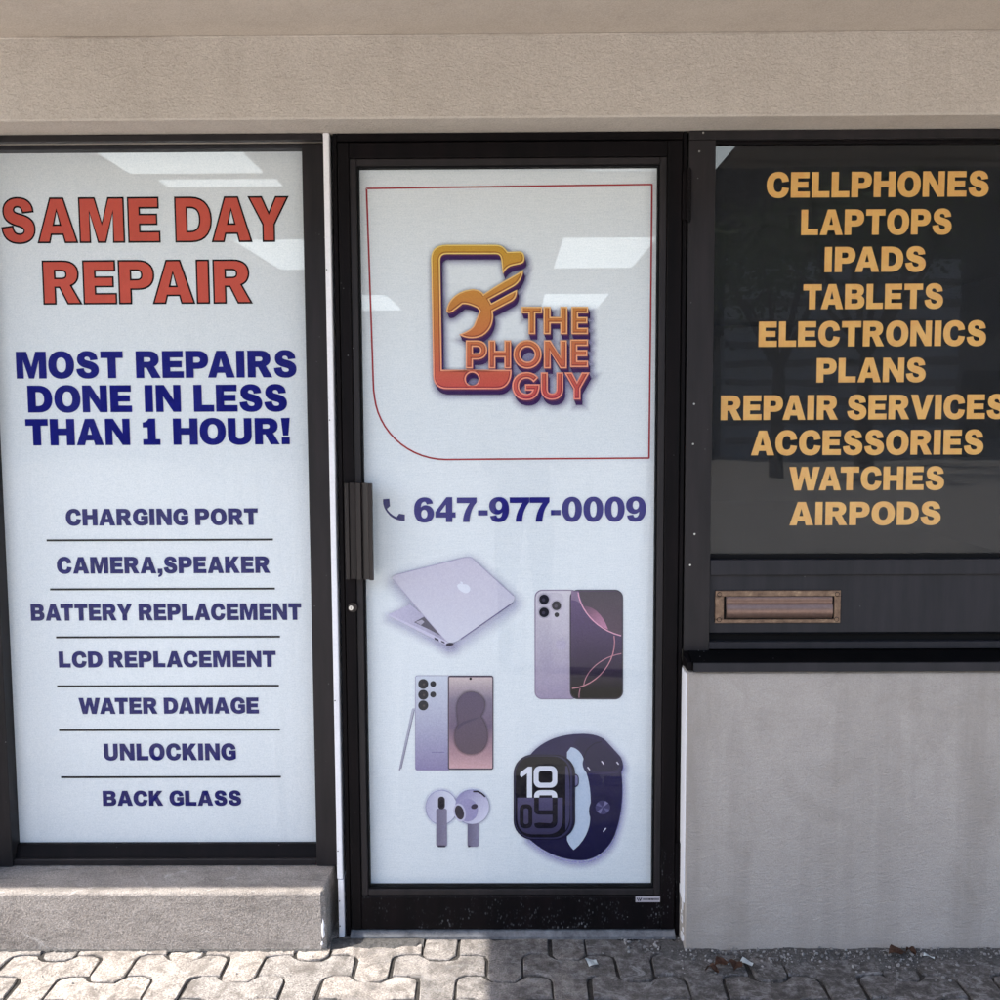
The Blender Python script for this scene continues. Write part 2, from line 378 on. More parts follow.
HEAVY = {k: parse(v) for k, v in {
 'A': "M0,0 L245,700 H485 L730,0 H512 L475,130 H242 L205,0 Z M283,268 H434 L358,525 Z",
 'B': "M0,0 V700 H365 C530,700 625,635 625,522 C625,445 580,392 512,367 C604,345 652,290 652,202 C652,70 550,0 375,0 Z M200,425 V560 H325 C390,560 422,538 422,492 C422,445 390,425 325,425 Z M200,140 V290 H340 C412,290 447,265 447,215 C447,165 412,140 340,140 Z",
 'C': "M690,462 L498,436 C488,520 450,560 378,560 C268,560 215,480 215,350 C215,212 270,138 378,138 C452,138 493,182 503,272 L694,247 C674,90 560,-12 375,-12 C150,-12 10,125 10,350 C10,575 155,712 375,712 C556,712 672,620 690,462 Z",
 'D': "M0,0 V700 H295 C535,700 670,570 670,350 C670,130 535,0 295,0 Z M205,150 V550 H280 C402,550 463,480 463,350 C463,220 402,150 280,150 Z",
 'E': "M0,0 V700 H565 V548 H202 V430 H530 V283 H202 V152 H580 V0 Z",
 'G': "M688,482 L498,450 C482,530 442,565 382,565 C270,565 215,485 215,350 C215,205 272,132 392,132 C432,132 472,142 506,160 V250 H388 V392 H694 V75 C612,20 500,-12 385,-12 C150,-12 10,125 10,350 C10,575 155,712 382,712 C548,712 664,630 688,482 Z",
 'H': "M0,0 V700 H204 V440 H466 V700 H670 V0 H466 V280 H204 V0 Z",
 'I': "M0,0 V700 H206 V0 Z",
 'K': "M0,0 V700 H204 V432 L415,700 H648 L412,425 L675,0 H436 L278,270 L204,182 V0 Z",
 'L': "M0,0 V700 H204 V158 H545 V0 Z",
 'M': "M0,0 V700 H282 L418,275 L554,700 H832 V0 H638 V500 L478,0 H345 L182,500 V0 Z",
 'N': "M0,0 V700 H215 L490,292 V700 H674 V0 H478 L184,435 V0 Z",
 'P': "M0,0 V700 H345 C525,700 625,615 625,468 C625,322 525,238 345,238 H204 V0 Z M204,385 V555 H322 C388,555 418,525 418,470 C418,415 388,385 322,385 Z",
 'R': "M0,0 V700 H355 C535,700 630,622 630,492 C630,396 578,330 488,302 L668,0 H438 L292,275 H204 V0 Z M204,412 V555 H328 C393,555 422,530 422,484 C422,436 393,412 328,412 Z",
 'S': "M592,498 L404,480 C394,545 360,578 305,578 C254,578 225,555 225,519 C225,479 265,466 345,447 C512,408 618,350 618,210 C618,75 502,-12 320,-12 C125,-12 12,75 2,228 L195,250 C205,168 250,123 325,123 C386,123 421,149 421,187 C421,230 375,245 285,268 C130,308 32,365 32,500 C32,625 140,712 305,712 C472,712 584,640 592,498 Z",
 'T': "M202,0 V540 H0 V700 H612 V540 H408 V0 Z",
 'U': "M0,700 H204 V255 C204,175 247,137 330,137 C414,137 458,175 458,255 V700 H652 V250 C652,80 532,-12 325,-12 C115,-12 0,80 0,250 Z",
 'V': "M0,700 H216 L366,228 L518,700 H724 L472,0 H245 Z",
 'W': "M0,700 H208 L303,275 L420,700 H608 L725,275 L820,700 H1018 L835,0 H628 L508,435 L385,0 H178 Z",
 'Y': "M0,700 H230 L368,432 L506,700 H722 L460,265 V0 H256 V265 Z",
 '1': "M0,0 V135 H138 V480 H0 V595 C80,602 135,638 160,700 H338 V135 H468 V0 Z",
 '!': "M0,700 H222 L175,240 H47 Z M10,0 H212 V172 H10 Z",
 ',': "M0,0 V175 H198 V10 C198,-90 130,-150 20,-165 V-100 C70,-85 95,-55 95,0 Z",
 '4': "M325,0 V130 H0 V290 L345,712 H522 V282 H622 V130 H522 V0 Z M325,282 V500 L148,282 Z",
 '6': "M578,530 L385,507 C378,560 355,585 316,585 C250,585 215,525 208,425 C250,465 300,487 357,487 C504,487 608,385 608,242 C608,90 492,-12 310,-12 C105,-12 0,120 0,345 C0,580 120,712 322,712 C472,712 564,650 578,530 Z M217,235 C217,165 255,113 311,113 C370,113 405,165 405,238 C405,310 368,357 311,357 C254,357 217,305 217,235 Z",
 '7': "M0,700 H602 V565 C462,415 387,220 382,0 H178 C185,200 272,390 388,540 H0 Z",
 '-': "M0,185 V335 H300 V185 Z"}.items()}
HEAVY['O'] = [sup(365, 350, 357, 362), sup(365, 350, 152, 212)]
HEAVY['0'] = [sup(305, 350, 305, 362), sup(305, 350, 100, 225)]
HEAVY['9'] = [[(608 - x, 700 - y) for x, y in c] for c in HEAVY['6']]
GEO = {k: parse(v) for k, v in {
 'T': "M190,0 V560 H0 V700 H530 V560 H340 V0 Z",
 'H': "M0,0 V700 H150 V425 H440 V700 H590 V0 H440 V290 H150 V0 Z",
 'E': "M0,0 V700 H430 V565 H150 V420 H410 V290 H150 V135 H430 V0 Z",
 'P': "M0,0 V700 H270 C430,700 530,610 530,465 C530,320 430,230 270,230 H150 V0 Z M150,360 V565 H260 C340,565 380,530 380,463 C380,395 340,360 260,360 Z",
 'N': "M0,0 V700 H150 L440,260 V700 H590 V0 H440 L150,440 V0 Z",
 'G': "M665,580 L560,480 C510,545 445,575 370,575 C240,575 150,480 150,350 C150,215 240,125 370,125 C465,125 530,170 550,250 H350 V385 H710 C712,140 590,-10 370,-10 C150,-10 0,145 0,350 C0,560 155,710 370,710 C490,710 595,665 665,580 Z",
 'U': "M0,700 H150 V270 C150,175 200,125 285,125 C370,125 420,175 420,270 V700 H570 V265 C570,95 460,-10 285,-10 C110,-10 0,95 0,265 Z",
 'Y': "M0,700 H170 L310,430 L450,700 H620 L385,280 V0 H235 V280 Z"}.items()}
GEO['O'] = [ell(360, 350, 360, 360), ell(360, 350, 212, 212)]
KERN = {'AY': -90, 'YA': -90, 'AT': -80, 'TA': -80, 'AV': -80, 'LT': -60, 'PA': -70, 'WA': -80, 'AW': -80, 'LA': 0, 'AC': -25, 'RT': -15, 'RY': -30, 'RV': -20, 'PL': 0, 'BA': -10, 'DA': -40, 'AG': -25, 'LO': -20, 'VI': -10, 'LY': -60, '97': -20, '77': -30}
def layout(text, track=62, space=285, font=HEAVY):
    polys = []; x = 0; prev = None
    for ch in text:
        if ch == ' ': x += space - track; prev = None; continue
        g = font[ch]; xs = [q[0] for c in g for q in c]; x0, x1 = min(xs), max(xs)
        if prev: x += KERN.get(prev + ch, 0) + (30 if prev in 'HIMNU' and ch in 'BDEHIKLMNPRU' else 0)
        polys.append([[(q[0] - x0 + x, q[1]) for q in c] for c in g])
        x += x1 - x0 + track; prev = ch
    w = x - track
    return polys, w
def area(c): return 0.5 * sum(c[i][0]*c[(i+1)%len(c)][1] - c[(i+1)%len(c)][0]*c[i][1] for i in range(len(c)))
def grow(contours, d):
    """offset outer contour outwards and holes inwards by d"""
    out = []
    for k, c in enumerate(contours):
        s = 1 if area(c) > 0 else -1
        if k > 0 and abs(area(c)) < abs(area(contours[0])) * 0.55 and inside(c[0], contours[0]): s = -s
        n = len(c); r = []
        for i in range(n):
            a, b, e = c[i-1], c[i], c[(i+1) % n]
            d1 = (b[0]-a[0], b[1]-a[1]); d2 = (e[0]-b[0], e[1]-b[1])
            l1 = math.hypot(*d1) or 1e-9; l2 = math.hypot(*d2) or 1e-9
            n1 = (d1[1]/l1, -d1[0]/l1); n2 = (d2[1]/l2, -d2[0]/l2)
            nx, ny = n1[0]+n2[0], n1[1]+n2[1]; q = math.hypot(nx, ny) or 1e-9; nx /= q; ny /= q
            m = 1.0 / max(0.5, nx*n1[0] + ny*n1[1])
            r.append((b[0] + s*d*m*nx, b[1] + s*d*m*ny))
        out.append(r)
    return out
def inside(p, c):
    x, y = p; r = False; n = len(c)
    for i in range(n):
        (x1, y1), (x2, y2) = c[i], c[(i+1) % n]
        if (y1 > y) != (y2 > y) and x < (x2-x1)*(y-y1)/(y2-y1) + x1: r = not r
    return r
def glyph_groups(contours):
    """split contours into (outer + its holes) groups"""
    used = set(); res = []
    order = sorted(range(len(contours)), key=lambda i: -abs(area(contours[i])))
    for i in order:
        if i in used: continue
        g = [contours[i]]; used.add(i)
        for j in order:
            if j not in used and inside(contours[j][0], contours[i]): g.append(contours[j]); used.add(j)
        res.append(g)
    return res
def fill(verts, faces, contours, fn):
    base = len(verts); flat = [q for c in contours for q in c]
    tris = tessellate_polygon([[Vector((q[0], q[1], 0)) for q in c] for c in contours])
    verts.extend(fn(q) for q in flat)
    for t in tris: faces.append(tuple(base + i for i in t))
def mesh_obj(name, verts, faces, mat, parent):
    me = bpy.data.meshes.new(name); me.from_pydata([tuple(v) for v in verts], [], faces); me.update()
    return link_mesh(name, me, mat, parent)
def lettering(text, bx, Y, mat, parent, track=62, space=285, outline=None, label=None, bold=0):
    """bx = left, top, right, bottom on the photo grid; letters lie flat on plane Y"""
    x0, y0, x1, y1 = bx; mx, my = (x0+x1)/2, (y0+y1)/2
    wx0, wx1 = X(x0, my, Y), X(x1, my, Y); zt, zb = Z(mx, y0, Y), Z(mx, y1, Y)
    polys, w = layout(text, track, space); sx = (wx1-wx0)/w; sz = (zt-zb)/700.0
    words, cur, k = [], [], 0
    for ch in text + ' ':
        if ch == ' ': words.append(cur); cur = []
        else: cur.append(polys[k]); k += 1
    for n, word in enumerate(words):
        v, f = [], []
        for g in word:
            for gg in glyph_groups(g):
                fill(v, f, grow(gg, -outline*0.45) if outline else grow(gg, bold) if bold else gg, lambda q: (wx0 + q[0]*sx, Y, zb + q[1]*sz))
        o = mesh_obj('lettering', v, f, mat, parent)
        o['label'] = f'{label or "printed word"} {text.split(" ")[n]}'
        if outline:
            v, f = [], []
            for g in word:
                for gg in glyph_groups(g): fill(v, f, grow(gg, outline), lambda q: (wx0 + q[0]*sx, Y + 0.0003, zb + q[1]*sz))
            mesh_obj('lettering_outline', v, f, M['black'], parent)
class Art:
    """flat printed picture: stacked thin ink layers with colour per point"""
    def __init__(s, Y, ox=0, oy=0, sc=1.0): s.v, s.f, s.c = [], [], []; s.Y = Y; s.k = 0; s.ox, s.oy, s.sc = ox, oy, sc
    def P(s, q): return (s.ox + q[0]*s.sc, s.oy + q[1]*s.sc)
    def poly(s, contours, color, grad=None, dx=0, dy=0, alpha=1.0):
        """color: rgb255, or with grad=(axis, a, b): (rgb at a, rgb at b)"""
        if contours and not isinstance(contours[0], list): contours = [contours]
        s.k += 1; Y = s.Y - s.k * 0.00009
        def colr(q):
            if grad is None: c = [s2l(x) for x in color]
            else:
                ax, a, b = grad; t = ((q[ax] if ax < 2 else (q[0]+q[1])) - a) / (b - a); t = min(1.3, max(-0.3, t))
                c = [max(0, s2l(color[0][i])*(1-t) + s2l(color[1][i])*t) for i in range(3)]
            return (*c, alpha)
        for gg in glyph_groups(contours):
            n0 = len(s.v); flat = [q for c in gg for q in c]
            fill(s.v, s.f, gg, lambda q: U(*s.P((q[0]+dx, q[1]+dy)), Y))
            s.c.extend(colr(q) for q in flat)
        return s
    def soft(s, contour, color, width, a0, dx=0, dy=0, inner=True):
        """soft printed shadow spreading outwards from a contour"""
        s.k += 1; Y = s.Y - s.k * 0.00009; c = [s2l(x) for x in color]
        if inner:
            n0 = len(s.v); fill(s.v, s.f, [contour], lambda q: U(*s.P((q[0]+dx, q[1]+dy)), Y)); s.c.extend((*c, a0) for _ in contour)
        prev = contour; pa = a0
        for j in range(1, 5):
            s.k += 1; Y = s.Y - s.k * 0.00009
            nx = grow([contour], width*j/4)[0]; na = a0*(1-j/4)**1.6; n = len(contour); b0 = len(s.v)
            s.v.extend(U(*s.P((q[0]+dx, q[1]+dy)), Y) for q in prev + nx); s.c.extend([(*c, pa)]*n + [(*c, na)]*n)
            for i in range(n): s.f.append((b0+i, b0+(i+1)%n, b0+n+(i+1)%n, b0+n+i))
            prev, pa = nx, na
        return s
    def line(s, pts, w, color, alpha=1.0):
        L, Rr = [], []
        for i, p in enumerate(pts):
            a = pts[max(0, i-1)]; b = pts[min(len(pts)-1, i+1)]; d = (b[0]-a[0], b[1]-a[1]); l = math.hypot(*d) or 1
            nx, ny = -d[1]/l*w/2, d[0]/l*w/2
            L.append((p[0]+nx, p[1]+ny)); Rr.append((p[0]-nx, p[1]-ny))
        return s.poly([L + Rr[::-1]], color, alpha=alpha)
    def build(s, name, parent, label=None):
        o = mesh_obj(name, s.v, s.f, M['print'], parent)
        at = o.data.color_attributes.new('Col', 'FLOAT_COLOR', 'POINT')
        for i, c in enumerate(s.c): at.data[i].color = c
        if label: o['label'] = label
        return o
def rrect(x0, y0, x1, y1, r, n=6):
    p = []
    for cx, cy, a in ((x1-r, y0+r, -90), (x1-r, y1-r, 0), (x0+r, y1-r, 90), (x0+r, y0+r, 180)):
        for i in range(n+1):
            t = R(a + 90*i/n); p.append((cx + r*math.cos(t), cy + r*math.sin(t)))
    return p
def curve(path, seg=8):
    return parse(path + ' Z', seg)[0]

# ================================================================== SETTING
ground = box('ground', -300, 300, -300, 300, -0.5, -0.035, M['lot'], None, 0)
tag(ground, kind='structure')
pavement = box('pavement', -2.6, 2.6, -1.12, 0.5, -0.034, -0.0062, M['joint'], None, 0)
tag(pavement, kind='structure')
# interlocking T-shaped pavers: a wide head towards the shop, a neck and foot that runs between the heads of the next row
PT, PN, PH, PDp, PC = 0.335, 0.093, 0.100, 0.028, 0.026
PF = PT - PN
def paver_ring(g):
    half = [(0, -PDp), (PN*.30, -PDp*.93), (PN*.44, -PDp*.55), (PN*.5 + .004, -PDp*.06), (PN*.5 + .014, 0), (PF/2 - PC, 0), (PF/2 - PC*.25, -PC*.35), (PF/2, -PC), (PF/2, -PH)]
    half += [(PN/2 + PC, -PH), (PN/2 + PC*.25, -PH - PC*.35), (PN/2, -PH - PC), (PN/2, -2*PH + .0), (PN*.44, -2*PH - PDp*.55), (PN*.30, -2*PH - PDp*.93), (0, -2*PH - PDp)]
    ring = half + [(-x, y) for x, y in half[-2:0:-1]]
    return grow([ring], -g)[0]
def paver_mesh(seed):
    bm = bmesh.new(); ring, inset = paver_ring(0.0042), paver_ring(0.0062); m = len(ring); q = random.Random(seed)
    jt = [(q.uniform(-.002, .002), q.uniform(-.002, .002)) for _ in ring]
    ring = [(x + j[0], y + j[1]) for (x, y), j in zip(ring, jt)]; inset = [(x + j[0]*1.6 + q.uniform(-.001, .001), y + j[1]*1.6 + q.uniform(-.001, .001)) for (x, y), j in zip(inset, jt)]
    a = [bm.verts.new((x, y, -0.03)) for x, y in ring]; b = [bm.verts.new((x, y, -0.0026)) for x, y in ring]; c = [bm.verts.new((x, y, 0)) for x, y in inset]
    for i in range(m):
        j = (i+1) % m
        bm.faces.new((a[i], b[i], b[j], a[j])); bm.faces.new((b[i], c[i], c[j], b[j]))
    bmesh.ops.triangulate(bm, faces=[bm.faces.new(c)])
    bmesh.ops.recalc_face_normals(bm, faces=bm.faces[:])
    me = bpy.data.meshes.new('paver'); bm.to_mesh(me); bm.free(); me.materials.append(M['paver'])
    return me
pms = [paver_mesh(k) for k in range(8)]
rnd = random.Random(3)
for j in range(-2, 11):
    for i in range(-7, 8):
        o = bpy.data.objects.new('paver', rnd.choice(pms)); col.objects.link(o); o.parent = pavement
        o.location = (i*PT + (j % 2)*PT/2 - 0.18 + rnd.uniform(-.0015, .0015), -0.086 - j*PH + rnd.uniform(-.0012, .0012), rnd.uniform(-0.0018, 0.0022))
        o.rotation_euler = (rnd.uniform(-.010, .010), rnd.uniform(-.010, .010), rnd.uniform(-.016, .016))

# facade: lintel over door and windows, piers at the sides, wall above
zb = Z(600, 131, 0.0); zs = Z(500, 34, -0.12)          # lintel underside, soffit
facade = thing('stucco_facade', (0, 0.05, 0), 'beige stucco facade with a lintel band running above the door and both windows', 'wall')
box('lintel', -6, 6, -0.12, 0.14, zb, zs + 0.02, M['stucco'], facade, 0.004)
box('upper_wall', -6, 6, -0.06, 0.14, zs + 0.02, 4.2, M['stucco'], facade, 0)
XL = X(0, 700, 0.085) - 0.075
box('pier', -6, XL - 0.03, -0.05, 0.30, -0.02, zb, M['stucco'], facade, 0)
box('pier', 1.78, 6, -0.05, 0.30, -0.02, zb, M['stucco'], facade, 0)
box('caulk_line', -6, 6, -0.1235, -0.1201, zs - 0.0042, zs - 0.0004, M['caulk'], facade, 0.0008)
box('roof', -6, 6, 0.14, 14, 3.0, 3.2, M['soffit'], facade, 0)
# canopy soffit; unseen outline shaped to let sun on the step, shade the right
canopy = thing('canopy', (0, -2.0, zs), 'smooth beige canopy soffit projecting above the stucco lintel', 'canopy')
NE, XR, CF = -0.418, -1.63, -1.05
box('soffit_panel', -7, 7, NE, -0.1195, zs, zs + 0.06, M['soffit'], canopy, 0)
box('soffit_panel', XR, 7, CF, NE, zs, zs + 0.06, M['soffit'], canopy, 0)  # deeper panel out of view, added to shade the right-hand paving
box('fascia', XR, 7, CF - 0.08, CF - 0.0005, zs - 0.01, zs + 0.2, M['stucco'], canopy, 0.004)  # front edge of the added shading panel, unseen

# concrete ledge under the left window
zst = Z(150, 893, -0.068)
XSR = X(327, 900, -0.068)
def make_step():
    bm = bmesh.new(); rr = random.Random(5)
    x0, x1, y0, y1, z0, z1 = XL - 0.03, XSR, -0.068, 0.20, -0.02, zst
    n = 60; prof = []
    def colpts(x, k):
        w = lambda s: rr.uniform(-s, s)*0.4
        return [(x, y0 + 0*w(1), z0), (x, y0 + w(.0008), z1 - 0.006 + w(.002)), (x, y0 + 0.0022 + w(.002), z1 - 0.002 + w(.001)), (x, y0 + 0.006 + w(.003), z1 + w(.0004)), (x, y1, z1 + 0.001), (x, y1, z0)]
    cols = []
    for k in range(n + 1):
        x = x0 + (x1 - x0) * k / n
        pts = colpts(x, k)
        if k == n:  # worn and chipped end
            pts = [(x - 0.004, y0 + .006, z0), (x - 0.006, y0 + .008, z1 - .016), (x - .010, y0 + .012, z1 - .008), (x - .012, y0 + .02, z1 - 0.003), (x - .004, y1, z1), (x, y1, z0)]
        cols.append([bm.verts.new(p) for p in pts])
    for k in range(n):
        for i in range(6):
            a, b = cols[k], cols[k+1]; j = (i+1) % 6
            bm.faces.new((a[i], b[i], b[j], a[j]))
    bm.faces.new(cols[0]); bm.faces.new(cols[-1][::-1])
    bmesh.ops.recalc_face_normals(bm, faces=bm.faces[:])
    return from_bm('concrete_ledge', bm, M['concrete'], None, False)
step = tag(make_step(), 'rough grey concrete ledge below the same day repair window', 'ledge')

# low stucco wall under the right window
lw = bmesh.new()
WY = -0.072; XW = X(686, 800, WY); zwt = Z(850, 672, WY)
bm_box(lw, XW, 1.80, WY, 0.20, -0.02, zwt, 0.004)
low_wall = from_bm('low_wall', lw, M['wall_grey'])
tag(low_wall, 'stained grey stucco wall below the dark window and mail slot', 'wall')
wr = bmesh.new(); bm_box(wr, XW - 0.0025, XW - 0.0002, WY + 0.004, -0.004, 0.13, zwt - 0.004, 0)
from_bm('painted_return', wr, M['white_paint'], low_wall)
rr = random.Random(11); wr = bmesh.new()
for k in range(16):
    z = rr.uniform(0.005, 0.13); y = WY + 0.006 + rr.uniform(0, .04); h = rr.uniform(.006, .02)
    bm_box(wr, XW - 0.0022, XW - 0.0002, y, y + rr.uniform(.006, .016), z, z + h, 0)
from_bm('peeling_paint', wr, M['white_paint'], low_wall)

# ------------------------------------------------------------------ left window
YF = 0.085; YFILM = 0.125
wl = thing('shop_window', (X(160, 500, YF), YF, zst), 'shop window covered by white printed film advertising same day repair', 'window')
xr0, xr1 = X(309, 500, YF), X(330, 500, YF)
zf_top = zb - 0.0015
box('frame_bar', xr0, xr1 + .02, YF, YF + 0.07, zst + 0.002, zf_top - 0.002, M['frame'], wl)                        # right stile
xl1 = X(14, 700, YFILM); 
box('frame_bar', XL - 0.028, xl1 - 0.004, YF - 0.004, YF + 0.07, zst + 0.002, zf_top - 0.002, M['frame'], wl)   # left stile
box('frame_bar', XL - 0.02, X(322, 140, -0.002), -0.002, 0.02, Z(160, 141, 0.0), zf_top, M['frame'], wl)         # head strip
box('frame_bar', xl1 - 0.004, xr0 - 0.0005, YF + 0.006, YFILM + 0.002, Z(160, 148.5, YF), zf_top - 0.001, M['slate_paint'], wl)
zb1, zb2 = Z(160, 860, YF), Z(160, 842, YFILM)
box('frame_bar', xl1 - 0.004, xr0 - 0.0005, YF + 0.003, YF + 0.07, zst + 0.003, zb1, M['frame'], wl)
bm = bmesh.new(); prism_x(bm, [(YF + 0.012, zb1 + 0.0005), (YF + 0.014, zb1 + 0.006), (YFILM - 0.014, zb2 - 0.002), (YFILM - 0.012, zb2), (YF + 0.07, zb2), (YF + 0.07, zb1 + 0.0005)], xl1 - 0.003, xr0 - 0.001)
from_bm('glazing_bead', bm, M['door_frame'], wl)
fx0, fx1 = xl1, xr0 + 0.012; fz0, fz1 = zb2 - 0.006, Z(160, 149, YFILM)
pane(fx0 - 0.003, fx1, YFILM - 0.011, YFILM - 0.006, fz0, fz1 + 0.006, wl)
film_l = sheet('printed_film', fx0 - 0.003, fx1, YFILM, fz0, fz1 + 0.006, M['film'], wl)
film_l['label'] = 'white perforated window film with repair services printed on it'
YT = YFILM - 0.0012
lettering('SAME DAY', (2, 198, 287.5, 241.5), YT, M['red'], film_l, 70, 320, 20, 'red word with black outline')
lettering('REPAIR', (43.5, 261, 250.5, 303), YT, M['red'], film_l, 70, 300, 20, 'red word with black outline')
lettering('MOST REPAIRS', (16.5, 351.5, 296, 377.5), YT, M['navy'], film_l, 80, 390, bold=12)
lettering('DONE IN LESS', (28, 385.5, 286.5, 411.5), YT, M['navy'], film_l, 80, 390, bold=12)
lettering('THAN 1 HOUR!', (26, 419, 289.5, 444.5), YT, M['navy'], film_l, 80, 390, bold=12)
rows = [('CHARGING PORT', (66, 509, 257.5, 525)), ('CAMERA,SPEAKER', (57, 557, 269.5, 573)), ('BATTERY REPLACEMENT', (31, 604, 301, 620)),
        ('LCD REPLACEMENT', (59, 651.5, 275.5, 667)), ('WATER DAMAGE', (79, 698, 258.5, 713.5)), ('UNLOCKING', (104, 744, 235.5, 760)), ('BACK GLASS', (103, 791, 241, 805.5))]
for tx, b in rows: lettering(tx, b, YT, M['dull_navy'], film_l, 94, 350, bold=15)
for (a, b, y) in ((46.5, 273, 540), (50, 275, 589), (56, 280, 637), (57, 279, 686), (59, 280, 730), (61, 281, 777)):
    za = Z((a+b)/2, y, YT)
    me = mesh_obj('printed_rule', [(X(a, y, YT), YT, za - .0028), (X(b, y, YT), YT, za - .0028), (X(b, y, YT), YT, za + .0028), (X(a, y, YT), YT, za + .0028)], [(0, 1, 2, 3)], M['black'], film_l)
# white filler strip between window and door, in two lengths
for k, (ya, yb, dx) in enumerate(((133, 878, 0), (879, 938, 1.0))):
    xm = X(333.5 if k == 0 else 341.5, 520 if k == 0 else 905, 0.0); zt_, zb_ = Z(330, ya, 0.0), Z(341, yb, 0.0)
    o = thing('trim_strip', (xm, 0, zb_), ['long narrow white trim strip between left window and door', 'short white trim offcut beside the concrete ledge end'][k], 'trim', 'white trim strips by the door')
    box('strip', xm - 0.0072, xm + 0.0072, -0.006 + 0.001*k, 0.08, max(zb_, 0.003), min(zt_, zb - 0.001), M['white_paint'], o, 0.001)
    for py in ([270, 420, 700, 850] if k == 0 else [900, 925]):
        bm = bmesh.new(); cyl_y(bm, xm - 0.004, Z(335, py, 0), -0.0075, -0.004, 0.0016, 8); from_bm('nail', bm, M['rubber'], o)

# ------------------------------------------------------------------ door frame and door
xd0, xd1 = X(331 + 5.8, 420, 0.0), X(688.5 - 3.5, 420, 0.0)
zt = zb - 0.0015
dfr = thing('door_frame', ((xd0 + xd1)/2, 0.03, 0.0), 'dark aluminium door frame with worn grey threshold set between the windows', 'door frame')
box('jamb', xd0 + 0.001, xd0 + 0.012, 0.002, 0.10, 0.004, zt, M['door_frame'], dfr)
box('jamb', xd1 - 0.012, xd1 - 0.001, 0.002, 0.10, 0.004, zt, M['door_frame'], dfr)
box('header', xd0 + 0.013, xd1 - 0.013, 0.002, 0.10, Z(510, 140, 0.0), zt, M['door_frame'], dfr)
bm = bmesh.new(); prism_x(bm, [(-0.014, 0.0), (-0.014, 0.010), (0.004, 0.019), (0.10, 0.019), (0.10, 0.0)], xd0 + 0.013, xd1 - 0.013)
from_bm('threshold', bm, M['threshold'], dfr)

door = thing('shop_door', ((xd0 + xd1)/2, 0.03, 0.021), 'dark framed glass door covered by white film with logo, phone number and gadgets', 'door')
dx0, dx1 = xd0 + 0.0145, xd1 - 0.0145
gx0, gx1 = X(364.2, 528, 0.012), X(655, 528, 0.012)
gz1, gz0 = Z(508, 167.5, 0.012), Z(511, 886, 0.012)
dz0, dz1 = 0.023, Z(510, 141.5, 0.0)
bead = 0.022
box('stile', dx0, gx0 - bead, -0.004, 0.044, dz0, dz1, M['door_frame'], door, 0.002)
box('stile', gx1 + bead, dx1, -0.004, 0.044, dz0, dz1, M['door_frame'], door, 0.002)
box('rail', gx0 - bead + .0004, gx1 + bead - .0004, -0.0035, 0.044, gz1 + bead, dz1 - 0.0005, M['door_frame'], door, 0.002)
box('rail', gx0 - bead + .0004, gx1 + bead - .0004, -0.0035, 0.044, dz0 + 0.0005, gz0 - bead, M['door_frame'], door, 0.002)
box('glazing_bead', gx0 - bead + .0006, gx0 - 0.004, 0.001, 0.04, gz0 - bead + .0006, gz1 + bead - .0006, M['frame'], door)
box('glazing_bead', gx1 + 0.004, gx1 + bead - .0006, 0.001, 0.04, gz0 - bead + .0006, gz1 + bead - .0006, M['frame'], door)
box('glazing_bead', gx0 - 0.0035, gx1 + 0.0035, 0.0015, 0.04, gz1 + 0.004, gz1 + bead - .001, M['frame'], door)
box('glazing_bead', gx0 - 0.0035, gx1 + 0.0035, 0.0015, 0.04, gz0 - bead + .001, gz0 - 0.004, M['frame'], door)
bm = bmesh.new()
bm_box(bm, gx0 - 0.0038, gx0 + 0.0005, 0.006, 0.04, gz0 - 0.0038, gz1 + 0.0038)
bm_box(bm, gx1 - 0.0005, gx1 + 0.0038, 0.006, 0.04, gz0 - 0.0038, gz1 + 0.0038)
bm_box(bm, gx0 + 0.0006, gx1 - 0.0006, 0.006, 0.04, gz1 - 0.0005, gz1 + 0.0038)
bm_box(bm, gx0 + 0.0006, gx1 - 0.0006, 0.006, 0.04, gz0 - 0.0038, gz0 + 0.0008)
from_bm('gasket', bm, M['rubber'], door)
pane(gx0 + .0006, gx1 - .0006, 0.014, 0.019, gz0 + .001, gz1 - .0006, door)
YD = 0.0275
film_d = sheet('printed_film', gx0 + .0006, gx1 - .0006, YD, gz0 + .001, gz1 - .0006, M['film'], door)
film_d['label'] = 'white perforated door film printed with logo, phone number and gadget pictures'
YP = YD - 0.0006
# thin maroon border with one rounded corner
a = Art(YP)
bp = [(366.5, 188.5)] + [(366.5 + 7.0*k/8, 188.5 + 201*k/8) for k in range(1, 9)]
bp += [(374 + 72*(1 - math.cos(t)), 389 + 70.5*math.sin(t)) for t in (R(90*k/14) for k in range(1, 15))]
bp += [(648.5, 458), (649, 458), (649, 457.5), (650.5, 330), (652, 185), (652, 184.5), (651.5, 184.5), (367, 188.5), (366.5, 188.5)]
a.line(bp, 1.7, (165, 62, 66)); a.build('printed_border', film_d)

